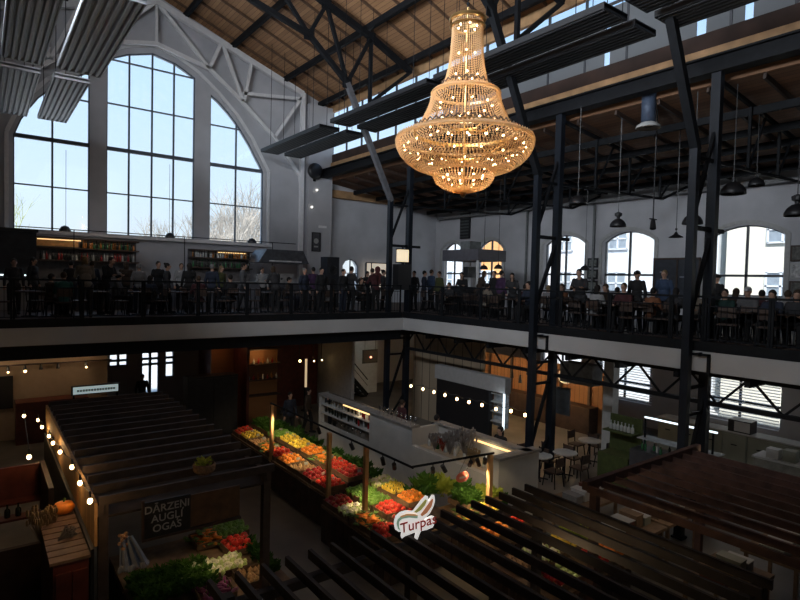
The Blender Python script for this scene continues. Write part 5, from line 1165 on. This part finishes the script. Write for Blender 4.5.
# cabinet and dried bunches at lower left
t = thing('wooden_cabinet', 'tall dark red wooden cabinet with a slatted top left of the slatted pergola', 'cabinet', (1.0, 9.3, 0))
a = MB(); a.box(.76,1.17,8.35,10.1,0,2.18); a.build('cabinet_body', redwood, t, world=True)
a = MB()
for i in range(9): a.box(.72,1.19,8.33+.2*i,8.33+.2*i+.17,2.18,2.22)
a.build('slatted_top', mat('slat_top', (.15,.09,.06), .7, var=.3), t, world=True)
for x0, x1 in ((.79,.96),(.98,1.15)): a = MB(); a.box(x0,x1,8.32,8.35,.1,2.05); d_ = a.build('door', redwood, t, world=True); b_ = MB(); b_.box(x1-.04,x1-.02,8.29,8.32,1.0,1.2) ; b_.build('handle', black_steel, d_, world=True)
def dried(n, seed, r, h):
    a = MB(); rr = random.Random(seed)
    for _ in range(n):
        u = rr.uniform(0,2*PI); q_ = rr.random()**.5; e_ = Vector((r*q_*math.cos(u), r*q_*math.sin(u), h*rr.uniform(.7,1.05))); a.tube([(0,0,0), e_*.55, e_], [.004,.003,.003], 3); a.ball(e_, (.022,.022,.05), 5, 4)
    return a
dr = tag(dried(70, 4, .2, .5).build('dried_flowers', leaf_m['dry']), 'x', 'dried flowers'); dr.location = (0,0,0)
place(dr, (.74,9.7,1.95), 0, 'pale dried grass bunch at the left corner of the dark red cabinet')
place(dr, (.86,9.0,2.2), 1, 'dark dried bunch lying on the slatted top of the cabinet', None, {'self': leaf_m['dusty']}, .5, (0,1.2,.5))
place(dr, (.62,8.8,1.5), 2, 'dried grass bunch hanging on the left side of the cabinet', None, {'self': leaf_m['dry']}, .9, (2.7,0,0))
a = MB(); a.lathe([(.03,0),(.12,.03),(.16,.1),(.12,.17),(.03,.19)], (1.05,10.0,2.22), 14); o = a.build('pumpkin', cols['orange'], smooth=True); tag(o, 'orange pumpkin on the far end of the cabinet below the nearest bulbs', 'pumpkin'); b_ = MB(); b_.tube([(1.05,10,2.4),(1.07,10,2.46)], .015, 5); b_.build('stem', stem_g, o, world=True)
t = thing('market_booth', 'open dark red wooden booth with two shelves at the left edge', 'booth', (.4, 13, 0))
a = MB(); a.box(-.8,1.0,13.0,13.08,1.5,2.2); a.build('back_panel', redwood, t, world=True)
a = MB(); a.box(.96,1.04,11.3,13.08,0,2.22); a.build('side_panel', timber_d, t, world=True)
for z, y in ((1.55,12.7),(1.35,12.4)): a = MB(); a.box(-.8,.95,y,y+.28,z,z+.04); a.build('shelf', redwood, t, world=True)
a = MB(); a.box(-.8,.95,11.4,11.5,0,1.25); a.build('front_panel', timber_d, t, world=True)
for k_ in range(5): place(bot2, (-.1+.17*k_, 12.55, 1.39), 0, 'small dark jar on the lower shelf of the dark red booth', 'dark jars on the booth shelf', {'self': gl['dark']}, cat='jar').name = 'jar'

# ---------------------------------------------------------------- wine bar
wbw = mat('bar_white', (.40,.40,.39), .7, var=.1, scale=2)
t = thing('wine_bar', 'long white wine bar with light strip and open niches behind the vegetable stalls', 'bar', (10.2, 13, 0))
a = MB(); a.box(9.75,9.9,12.2,14.2,0,1.82); a.box(9.75,9.9,9.3,12.2,0,1.35); a.box(9.75,9.9,8.9,9.3,0,1.82); a.box(10.75,10.85,9.05,12.2,0,1.82); a.box(9.9,10.85,12.2,12.3,0,1.82); a.build('front_wall', wbw, t, world=True)
a = MB(); a.box(9.7,10.05,12.2,17.6,1.82,1.88); a.box(10.68,10.95,8.85,12.3,1.82,1.88); a.box(9.7,11.2,8.82,9.1,1.82,1.88); a.build('top_ledge', mat('ledge_grey', (.22,.21,.20), .6), t, world=True)
a = MB(); a.box(9.75,9.9,14.2,17.6,0,.85); a.box(9.75,9.9,14.2,14.35,.85,1.82); a.box(9.75,9.9,17.45,17.6,.85,1.82); a.build('niche_wall', wbw, t, world=True)
for z in (1.2,1.5): a = MB(); a.box(9.75,10.3,14.35,17.45,z,z+.03); a.build('niche_shelf', wbw, t, world=True)
a = MB(); a.box(10.3,10.34,14.2,17.6,.85,1.82); a.build('niche_back', mat('niche_dark', (.10,.09,.08), .7), t, world=True)
a = MB(); a.box(9.72,9.75,14.35,15.9,1.76,1.8); a.build('light_strip', strip_y, t, world=True)
a = MB(); a.box(9.9,11.2,8.9,9.05,0,1.82); a.build('end_wall', wbw, t, world=True)
a = MB(); a.box(9.9,10.75,9.05,12.2,1.24,1.3); a.build('inner_counter', mat('counter_beige', (.36,.30,.22), .5), t, world=True)
a = MB(); a.box(10.71,10.75,9.3,10.7,1.7,1.74); a.build('light_strip', strip_y, t, world=True)
point('counter_light', (10.55,10.0,1.65), 3, (1,.78,.48), .15)
point('counter_light', (9.95,15.1,1.72), 3, (1,.78,.48), .1)
G = 'bottles in the wine bar niche'
for i in range(26):
    k_ = rb.choice(('red','dark','dark','clear')); place(bot, (9.85+rb.uniform(-.04,.1), 14.55+.11*i, 1.23 if i % 2 else 1.53), 0, '%s bottle in the open niche of the white wine bar' % k_, k_+' '+G, {'self': gl[k_]}, .8)
for i in range(22):
    k_ = rb.choice(('clear','green','clear')); place(bot2, (10.25+.16*(i % 3), 9.5+.12*i, 1.3), 0, '%s bottle on the inner counter of the white wine bar' % k_, k_+' bottles on the inner counter', {'self': gl[k_]})
a = MB(); a.lathe([(.03,0),(.032,.004),(.005,.01),(.005,.09),(.03,.12),(.036,.16),(.03,.21),(.029,.21),(.034,.16),(.027,.12),(.004,.095)], n=10, cap=False); wg = tag(a.build('wine_glass', glassmat('glass_ware', (.85,.87,.9), .25), smooth=True), 'x', 'glass')
for i in range(18): place(wg, (9.86+.08*(i % 2), 12.2+.11*i, 1.88), 0, 'wine glass in the row on the far part of the bar ledge', 'wine glasses on the bar ledge')
for i in range(7): place(wg, (9.86, 15.0+.25*i, .87), 0, 'wine glass on the lowest board of the bar niche', 'wine glasses in the niche')
for k_, (y, s_, mm, lab) in enumerate([(11.6,1.1,'dusty','leftmost dusty dried bouquet on the bar ledge'),(11.1,1.4,'dusty','second dusty bouquet from the left on the bar ledge'),(10.6,1.8,'dusty','tallest dusty dried bouquet on the bar ledge'),(10.1,1.0,'dry','brownish dried bouquet right of the tallest one on the bar ledge'),(11.4,.9,'red','dark red dried bouquet on the bar ledge')]):
    place(dr, (10.1+.1*(k_ % 3), y, 1.3), k_, lab, None, {'self': leaf_m[mm]}, s_*.8)
# bar staff and buyers on the market floor
person(505, 0, 12.3, 'stand', 'black', 'black', 'long', 'dark', -1.57, 'person in black standing at the right end of the white wine bar', 1, 0)
person(440, 0, 11.6, 'stand', 'charcoal', 'black', 'short', 'dark', 1.57, 'bartender in charcoal behind the tallest dried bouquet', 1, 0)
person(405, 0, 12.0, 'stand', 'maroon', 'black', 'bun', 'brown', 1.57, 'bartender in maroon behind the wine glasses on the bar ledge', 1, 0)
person(143, 1, 25.3, 'stand', 'black', 'black', 'short', 'dark', 0, 'person in black silhouetted against the blue entrance door', 1, 0)
person(335, 1, 18.3, 'lean', 'charcoal', 'black', 'short', 'grey', -1.2, 'person with grey hair leaning at the far end of the white wine bar', 1, 0)
person(292, 1, 18.8, 'stand', 'navy', 'black', 'short', 'dark', 0, 'person in navy behind the far end of the long lit stall', 1, 0)
person(310, 1, 19.2, 'walk', 'brown', 'black', 'long', 'dark', .8, 'person in brown behind the long lit stall, left of the vertical lamp', 1, 0)
point('cold_shelf_light', (14.4,13.2,2.0), 3, (.8,.92,1), .05)
# white bulkhead above the bar opening, lit shelf, wood panelled bar
box_thing('bulkhead', 'grey-white hanging bulkhead under the right gallery above the dark bar opening', 'bulkhead', (14.6,14.9,13.15,16.9,2.12,2.66), mat('bulkhead_grey', (.30,.30,.30), .8, var=.06))
box_thing('opening_shade', 'black sheet for the shade in the bar opening below the grey-white bulkhead', 'partition', (14.65,14.85,13.95,16.8,.0,2.12), black_plastic)  # black sheet stands for the shade inside the open bar
t = thing('lit_shelf', 'white shelf unit with cold light strips at the right end of the dark bar opening', 'shelf', (15, 12.9, 0)); q = on(497, 405, 0, 14.8)
a = MB(); a.box(15.0,15.05,q.y-.35,q.y+.35,.8,2.1); a.build('back', mat('shelf_cold', (.30,.33,.36), .5), t, world=True)
a = MB(); a.box(14.72,14.78,q.y-.40,q.y-.35,.8,2.1); a.build('light_strip', strip_w, t, world=True)
for z in (1.0,1.35,1.7,2.0): a = MB(); a.box(14.75,15.05,q.y-.35,q.y+.35,z,z+.03); a.build('shelf_board', offwhite, t, world=True)
t = thing('wood_panelling', 'warm lit wood panelled bar wall with vertical boards under the right gallery', 'panelling', (20, 15, 0))
a = MB(); a.box(20.0,20.1,12.6,19.5,0,2.55); a.build('panels', panelwood, t, world=True)
a = MB(); a.box(19.4,20.0,13.0,19.0,.0,1.05); a.build('counter', timber_d, t, world=True)
for y in (13.4,14.8,16.2,17.6,19.0): a = MB(); a.box(19.9,20.0,y-.05,y+.05,0,2.55); a.build('batten', timber_d, t, world=True)
for y, e_ in ((13.9,50),(16.4,50),(18.6,36)): point('bar_light', (18.5,y,1.9), e_, (1,.66,.34), .12)
for k_, (px, py) in enumerate([(512,375),(520,380),(528,372)]):
    q = on(px, py, 0, 16.5); t = thing('pendant_lamp', 'slim dark pendant lamp in front of the wood panelling, %s' % ('left','middle','right')[k_], 'lamp', (16.5, q.y, q.z)); a = MB(); a.tube([(0,0,-.1),(0,0,.2)], [.07,.03], 10); a.build('lamp_shade', black_plastic, t); a = MB(); a.tube([(0,0,.2),(0,0,3.95-q.z)], .01, 4); a.build('cord', black_plastic, t)
q = on(562, 401, 0, 15.3); t = thing('menu_screen', 'dark menu board hanging right of the middle column pair', 'board', (15.3, q.y, q.z-.45)); a = MB(); a.box(15.27,15.33,q.y-.3,q.y+.3,q.z-.45,q.z+.45); a.build('board', mat('menu_dark', (.05,.06,.07), .4), t, world=True); a = MB(); a.box(15.29,15.3,q.y-.2,q.y-.19,q.z+.45,3.9); a.box(15.29,15.3,q.y+.19,q.y+.2,q.z+.45,3.9); a.build('cord', black_plastic, t, world=True)
q = on(566, 376, 0, 18.0); a = MB(); a.ball((18,q.y,q.z), .3, 16, 10); o = tag(a.build('globe_lamp', glow('globe_warm', (1,.72,.42), .5), smooth=True), 'warm round paper lamp under the gallery right of the middle columns', 'lamp'); b_ = MB(); b_.tube([(18,q.y,q.z+.3),(18,q.y,3.95)], .01, 4); b_.build('cord', black_plastic, o, world=True)
q = on(444, 350, 0, 15.8); t = thing('ceiling_lamp', 'warm domed ceiling lamp under the gallery behind the lattice girder', 'lamp', (15.8, q.y, q.z)); a = MB(); a.lathe([(.28,0),(.25,.1),(.12,.2),(.02,.22)], n=18, cap=False); a.build('lamp_shade', mat('brass', (.45,.25,.08), .4, metal=.6), t); a = MB(); a.ball((0,0,.04), .08, 8, 6); a.build('bulb', bulb_s, t); a = MB(); a.tube([(0,0,.2),(0,0,3.98-q.z)], .01, 4); a.build('cord', black_plastic, t); point('lamp_light', (15.8,q.y,q.z-.15), 14, (1,.66,.34), .1)
sts('wall_1', MB().box(15.4,15.5,15.0,19.3,0,3.98), plank('cream_panel', (.28,.22,.15), (.34,.27,.19), 'Y', .5))
box_thing('white_pillar', 'wide pale square pillar under the right gallery between the wood bar and the green stall', 'pillar', (16.4,16.75,10.15,10.5,0,3.98), offwhite)
box_thing('grey_bulkhead', 'grey hanging duct box left of the pale square pillar', 'bulkhead', (16.5,17.1,11.0,12.3,2.55,3.25), mat('duct_grey', (.16,.17,.18), .7))
# green stall, shelves and tables behind the red pergola
t = thing('green_stall', 'stall with olive green back and pale jars on its shelf, right of the pale pillar', 'stall', (16, 9.4, 0)); gm = mat('olive_panel', (.045,.06,.012), .7)
a = MB(); a.box(16.0,16.08,8.9,9.95,0,1.95); a.build('back_panel', gm, t, world=True); a = MB(); a.box(15.3,16.0,8.9,9.9,.8,.86); a.build('shelf', gm, t, world=True); a = MB(); a.box(15.3,15.36,8.9,9.9,0,.8); a.build('front_panel', gm, t, world=True); a = MB(); a.box(15.5,16,8.95,9.9,1.5,1.54); a.build('shelf', gm, t, world=True)
for i in range(7): place(bot2, (15.75, 9.05+.12*i, 1.54), 0, 'pale jar on the upper shelf of the olive green stall', 'pale jars on the olive green stall', {'self': gl['clear']}, 1.1, cat='jar').name = 'jar'
t = thing('display_counter', 'long display counter with a cold light strip behind the red-brown pergola', 'counter', (15.5, 8.0, 0)); dk = mat('counter_dark', (.05,.05,.055), .4)
a = MB(); a.box(15.2,15.9,6.3,8.8,0,1.25); a.build('counter_body', dk, t, world=True)
q0 = on(645, 417, 0, 15.4); q1 = on(694, 427, 0, 15.4); a = MB(); a.bar((15.4,q0.y,q0.z), (15.4,q1.y-.6,q0.z), .05, .04); a.build('light_strip', strip_w, t, world=True)
for y in (q0.y-.02, q1.y-.5): a = MB(); a.box(15.38,15.42,y-.02,y+.02,1.25,q0.z); a.build('support_post', black_steel, t, world=True)
a = MB(); a.box(15.2,15.7,6.4,8.6,1.6,1.62); a.build('glass_shelf', mat('glass_shelf', (.25,.27,.28), .2), t, world=True)
for i in range(14): place(bot2 if i % 2 else bot, (15.35+.1*(i%3), 6.6+.15*i, 1.25), 0, 'dark jar on the display counter with the cold light strip', 'jars on the display counter', {'self': gl[rb.choice(('dark','clear','green'))]}, .9, cat='jar').name = 'jar'
sc_ = 0
t = thing('sage_cabinet', 'x', 'cabinet', (0,0,0))
a = MB(); a.box(-.3,.3,-.75,.75,0,1.12); a.build('cabinet_body', sage, t)
for y0, y1 in ((-.73,-.01),(.01,.73)):
    a = MB(); a.box(-.325,-.3,y0,y1,.1,1.06); d_ = a.build('door', sage, t); a = MB(); a.box(-.35,-.325,(y0+y1)/2-.09,(y0+y1)/2+.09,.72,.75); a.build('handle', black_steel, d_)
a = MB(); a.box(-.36,.33,-.76,.76,1.12,1.16); a.build('worktop', offwhite, t)
for k_, y in enumerate((9.9,8.38,6.86,5.34)): place(t, (20.6,y,0), 0, 'sage grey double cabinet below the ground floor windows, ' + ('leftmost, beside the nearest column','second from the left','third from the left','rightmost at the photo edge')[k_])
t2_ = thing('microwave_oven', 'black oven with its door open on the second sage cabinet', 'oven', (20.6, 7.9, 1.16)); a = MB(); a.box(-.25,.25,-.35,.35,0,.4); a.build('oven_body', black_plastic, t2_); a = MB(); a.box(-.27,-.25,-.33,.15,.04,.36); a.build('oven_door', offwhite, t2_)
t2_ = thing('kitchen_unit', 'pale worktop unit with boxes in front of the sage cabinets, at right edge', 'counter', (17.6, 5.3, 0)); a = MB(); a.box(17.3,18.0,4.4,6.3,0,1.3); a.build('unit_body', mat('unit_beige', (.16,.155,.13), .6), t2_, world=True); a = MB(); a.box(17.25,18.05,4.35,6.35,1.3,1.35); a.build('worktop', offwhite, t2_, world=True)
for k_, (y, m_) in enumerate([(5.9,offwhite),(5.5,sage),(5.0,offwhite),(4.7,black_plastic)]): box_thing('storage_box', '%s box on the pale worktop unit at the right edge' % ('leftmost white','sage','right white','black')[k_], 'box', (17.4,17.7,y-.15,y+.15,1.35,1.6+.05*k_), m_)
# louvre blinds in the ground floor windows
bl = translucent('blind_white', (.90,.92,.95), .8)
for k_, yc in enumerate((8.9,13.6)):
    t = thing('window_blind', 'white slatted blind in the ground floor window %s' % ('above the sage cabinets' if k_ == 0 else 'behind the green stall'), 'blind', (22.6, yc, .95))
    a = MB(); 
    for j in range(20): z = .98+.108*j; a.bar((22.62,yc-1.4,z), (22.62,yc+1.4,z), .004, .075, (1,0,.25))
    o = a.build('slats', bl, t, world=True); a = MB(); a.box(22.58,22.66,yc-1.42,yc+1.42,3.13,3.2); a.build('headrail', offwhite, t, world=True)
for k_, (y) in enumerate((7.6,6.2)):
    point('tube_glow', (16.5+2.5*k_,7.8-1.2*k_,3.4), 17, (.92,.95,1), .15)
    t = thing('tube_light', 'cold white tube light under the right gallery ceiling, %s' % ('left one','right one')[k_], 'lamp', (17.0, y, 3.7)); q = on((732,770)[k_], (378,384)[k_], 0, 15.6)
    t.location = (15.6, q.y, q.z); a = MB(); a.box(-.03,.03,-.3,.3,0,.03); a.build('tube', strip_y if 0 else glow('tube_white%d' % k_, (.9,.88,.8), 1.2), t); a = MB(); a.box(-.05,.05,-.32,.32,.03,.06); a.box(-.01,.01,-.3,-.28,.08,3.97-q.z); a.box(-.01,.01,.28,.3,.08,3.97-q.z); a.build('fitting', black_plastic, t)
# dining tables with chairs seen between columns
for k_, (px, py, X, lab) in enumerate([(565,452,13.0,'behind the nearest wooden post'),(590,440,14.2,'right of the middle columns'),(540,455,12.0,'in front of the middle columns')]):
    q = on(px, py, 2, .75); place(tb, (q.x, q.y, 0), 0, 'pale cafe table on the market floor, '+lab, None, {'tabletop': offwhite})
    for dx, dy, rz, sd in ((.55,.1,-PI/2+PI,'far'),(-.1,-.6,PI,'near'),(.1,.6,0,'left')): place(ch, (q.x+dx, q.y+dy, 0), rz, 'chair on the %s side of the cafe table %s' % (sd, lab))

# ---------------------------------------------------------------- under the back gallery
sts('wall_2', MB().box(-2,3.95,23.9,24.0,0,3.98), mat('shop_beige', (.36,.27,.19), .85, var=.06))
t = thing('track_light', 'dark rail with small spotlights on the beige shop wall at left', 'rail', (1.5, 23.3, 2.6)); q = on(8, 372, 1, 23.3)
a = MB(); a.tube([(-1,23.3,q.z+.22),(4.0,23.3,q.z+.22)], .03, 6); a.build('rail', timber_d, t, world=True)
for k_, px in enumerate((8,25,41,58,86)):
    q2 = on(px, 371, 1, 23.3); a = MB(); a.tube([(q2.x,23.3,q.z+.2),(q2.x,23.25,q.z+.02)], [.03,.06], 8); hd_ = a.build('spot_head', black_plastic, t, world=True)
    if k_ in (0,1,4): a = MB(); a.ball((q2.x,23.22,q.z+.0), .045 if k_ == 1 else .03, 8, 6); a.build('bulb', bulb_s, hd_, world=True)
point('shop_light', (.6,22.8,2.9), 16, (1,.72,.45), .1); point('shop_light', (2.8,22.8,2.9), 12, (1,.70,.42), .1)
box_thing('television', 'black flat screen at the left photo edge below the track lights', 'television', (-.3,.95,23.8,23.88,1.15,2.3), black_plastic)
box_thing('dark_cabinet', 'dark red shop counter along the beige wall', 'counter', (1.0,3.2,23.0,23.8,0,1.45), redwood)
q0 = on(73, 392, 1, 22.9); q1 = on(118, 392, 1, 22.9)
t = thing('light_box', 'long narrow cold white light box above the shop counter at left', 'light box', ((q0.x+q1.x)/2, 22.9, q0.z)); a = MB(); a.box(q0.x,q1.x,22.88,22.9,q0.z-.1,q0.z+.16); a.build('panel', glow('lightbox', (.62,.78,.78), .42), t, world=True); a = MB(); a.box(q0.x-.05,q1.x+.05,22.9,23.0,q0.z-.14,q0.z+.2); a.build('housing', black_plastic, t, world=True)
a = MB()
for i in range(14): x = q0.x+.12+(q1.x-q0.x-.2)*i/14; a.box(x,x+.07,22.875,22.88,q0.z-.02,q0.z+.06)
a.build('faint_marks', mat('faint', (.20,.28,.28), .7), t, world=True); a = MB(); a.box(q0.x,q0.x+.05,22.9,22.95,0,q0.z-.1); a.box(q1.x-.05,q1.x,22.9,22.95,0,q0.z-.1); a.build('support_post', black_steel, t, world=True)
sts('wall_3', MB().box(8.2,8.3,20.5,26.4,0,3.98), redwood)
q0_ = on(188, 372, 1, 20.6); q1_ = on(238, 374, 1, 20.6)
t = thing('dark_cabinet', 'tall black closed stall cabinet left of the warm lit shop shelves', 'cabinet', ((q0_.x+q1_.x)/2, 20.9, 0)); a = MB(); a.box(q0_.x,q1_.x,20.6,21.2,0,q1_.z); a.build('cabinet_body', black_plastic, t, world=True); xm_ = (q0_.x+q1_.x)/2
for xa, xb in ((q0_.x+.03,xm_-.02),(xm_+.02,q1_.x-.03)): a = MB(); a.box(xa,xb,20.57,20.6,.1,q1_.z-.08); a.build('door', booth_m, t, world=True)
t = thing('shop_shelves', 'warm lit wooden shop shelves with goods behind the far end of the long stall', 'shelf', (9.3, 21.5, 0))
a = MB(); a.box(7.3,10.1,21.9,22.0,0,3.4); a.build('back_panel', panelwood, t, world=True)
for z in (1.1,1.75,2.4,3.0): a = MB(); a.box(8.4,10.1,21.5,21.9,z,z+.04); a.build('shelf_board', timber_d, t, world=True)
for k_ in range(16): place(bot2 if k_ % 3 else bot, (8.55+.2*(k_ % 8), 21.65, 1.79 if k_ < 8 else 2.44), 0, 'small lit jar on the warm wooden shop shelves', 'jars on the warm shop shelves', {'self': gl[('amber','clear','red')[k_ % 3]]}, .9, cat='jar').name = 'jar'
point('shelf_light', (9.1,21.3,2.9), 9, (1,.58,.24), .08); point('shelf_light', (7.4,21.2,3.2), 2.5, (1,.45,.2), .1)
q = on(306, 372, 1, 22.5); t = thing('vertical_lamp', 'tall thin vertical warm lamp in the dark under the back gallery', 'lamp', (q.x, 22.5, .0)); z0 = on(306,387,1,22.5).z; z1 = on(306,359,1,22.5).z
a = MB(); a.tube([(q.x,22.5,z0),(q.x,22.5,z1)], .05, 10); a.build('light_tube', glow('vert_glow', (1,.72,.42), .55), t, world=True); a = MB(); a.tube([(q.x,22.6,0),(q.x,22.6,z1)], .04, 8); a.lathe([(.2,0),(.2,.03)], (q.x,22.5,0), 14); a.build('stand', black_steel, t, world=True)
for k_, (px, py) in enumerate([(300,361),(314,361),(322,360)]):
    q = on(px, py, 1, 22.4); t = thing('spotlight', 'tiny bright spotlight near the tall vertical lamp, %s' % ('just left of it','just right of it','farther right of it')[k_], 'spotlight', (q.x, 22.4, q.z)); a = MB(); a.ball((0,0,0), .055 if k_ == 0 else .035, 8, 6); a.build('bulb', bulb_s, t); a = MB(); a.tube([(0,0,.03),(0,.08,.12),(0,.08,3.97-q.z)], .02, 6); a.build('stem', black_plastic, t)
sts('wall_4', MB().box(10.3,12.9,23.5,23.6,0,3.98), mat('oxblood', (.09,.02,.014), .7, var=.3))
sts('wall_5', MB().box(13.0,13.15,20.6,26.4,0,3.98), offwhite)
sts('wall_6', MB().box(13.1,17.0,24.4,24.5,0,3.98), mat('stair_white', (.52,.56,.56), .8, var=.08))
t = thing('staircase', 'black open steel staircase against the white wall under the gallery', 'staircase', (14.2, 23.9, 0))
for i in range(14): a = MB(); a.box(13.4+.16*i,13.7+.16*i,23.5,24.3,2.5-.19*i,2.54-.19*i); a.build('tread', black_steel, t, world=True)
for y in (23.5,24.3): a = MB(); a.bar((13.3,y,2.7),(15.8,y,-.0+.1), .05, .2); a.build('stringer', black_steel, t, world=True); 
a = MB(); a.bar((13.3,23.5,3.6),(15.8,23.5,.9), .04, .04); a.bar((13.3,23.5,3.3),(15.8,23.5,.6), .02, .02); a.build('handrail', black_steel, t, world=True)
q = on(370, 356, 1, 21.5); t = thing('hanging_board', 'black board hanging in front of the white staircase wall with a small red light', 'board', (q.x, 21.5, q.z-.35)); a = MB(); a.box(q.x-.42,q.x+.42,21.48,21.52,q.z-.33,q.z+.3); a.build('board', black_plastic, t, world=True); a = MB(); a.ball((q.x+.02,21.45,q.z-.05), .05, 8, 6); a.build('red_light', glow('red_pin', (1,.35,.2), 3), t, world=True); a = MB(); a.box(q.x-.3,q.x-.29,21.49,21.5,q.z+.3,3.97); a.box(q.x+.29,q.x+.3,21.49,21.5,q.z+.3,3.97); a.build('cord', black_steel, t, world=True)
point('back_bar_light', (3.4, 23.6, 7.6), 16, (1,.80,.6), .2); point('back_bar_light', (8.6, 23.6, 7.6), 14, (.9,.88,.9), .2)
point('stair_light', (14.6,22.8,3.5), 18, (.85,.95,1), .1)
# goods seen between the pergola slats
for k_, (x, y) in enumerate([(5.9,4.6),(6.6,3.4),(4.4,4.9),(3.2,4.7)]):
    stall('low stall under the near-black pergola, %s' % ('second from the right','rightmost one','third from the right','leftmost one')[k_], x-.33, x+.33, y-.9, y+.8, .85)
    for j, spec in enumerate([('tomato red','pepper yellow','cauli white'),('beetroot dark red','orange orange','pepper green'),('onion brown','aub purple','tomato red'),('aub purple','onion brown','cabbage green')][k_]):
        tray(spec, x, y-.6+.6*j, .87, .56, .56, '%s part of the %s stall under the near-black pergola' % (('near','middle','far')[j], ('second right','rightmost','third right','leftmost')[k_]))
for k_, (x, y) in enumerate([(10.9,6.3),(12.4,6.3),(11.6,7.8),(10.6,4.2),(12.6,4.0)]):
    nm = ('back left','back middle','back right','front left','front right')[k_]
    t = thing('display_table', 'wooden display table below the red-brown pergola, %s one' % nm, 'table', (x, y, 0)); a = MB(); a.box(x-.7,x+.7,y-.5,y+.5,.86,.92); a.build('tabletop', crate_wood, t, world=True)
    for sx_ in (-1,1):
        for sy in (-1,1): a = MB(); a.box(x+sx_*.62-.03,x+sx_*.62+.03,y+sy*.42-.03,y+sy*.42+.03,0,.86); a.build('leg', crate_wood, t, world=True)
    for j in range(4):
        m_ = (offwhite, redwood, crate_wood, sage, cloth['light grey'])[(k_*2+j) % 5]; xx = x-.5+.32*j; w_ = .12; o = thing('carton', '%s carton on the %s display table, %s in its row' % (('white','dark red','brown','sage','light grey')[(k_*2+j) % 5], nm, ('first','second','third','fourth')[j]), 'box', (xx, y, .92)); a = MB(); a.box(-w_,w_,-.2,.2,0,.16+.05*(j % 3)); a.build('carton_body', m_, o); a = MB(); a.box(-w_-.01,w_+.01,-.21,.21,.16+.05*(j % 3),.18+.05*(j % 3)); a.build('lid', offwhite if j % 2 else m_, o)
stall('low stall seen between the slats where the two foreground pergolas meet', 7.45, 9.75, 5.5, 6.95, .85)
for k_, (x, y, spec) in enumerate([(7.8,5.85,'beetroot dark red'),(8.4,5.85,'grapes pale'),(9.0,5.85,'tomato red'),(9.5,5.85,'orange orange'),(7.8,6.55,'onion brown'),(8.4,6.55,'cauli white'),(9.0,6.55,'pepper yellow'),(9.5,6.55,'salad y')]):
    tray(spec, x, y, .87, .52, .56, ('first','second','third','fourth')[k_ % 4]+' from left, %s row, between the two foreground pergolas' % ('near','far')[k_//4])
point('stall_light', (5.9,4.4,2.3), 14, (1,.72,.4), .1); point('stall_light', (8.4,6.2,2.2), 10, (1,.76,.48), .1); point('stall_light', (12.0,5.2,2.3), 14, (1,.76,.52), .1)

# blank price cards stuck among the produce
for k_ in range(26):
    y = 11.8+.23*k_ if k_ < 25 else 11.6; x = 6.75+.66*(k_ % 2)
    t = thing('price_card', 'blank white price card on a stick in a crate of the long lit stall', 'price card', (x+.2, y, .96+.13*(k_ % 2)), rv.uniform(-.5,.3), 'white price cards on the long lit stall')
    a = MB(); a.box(-.05,.05,-.004,.004,.07,.14); a.build('card', offwhite, t); a = MB(); a.tube([(0,.006,-.02),(0,.006,.1)], .004, 4); a.build('stick', crate_wood, t)
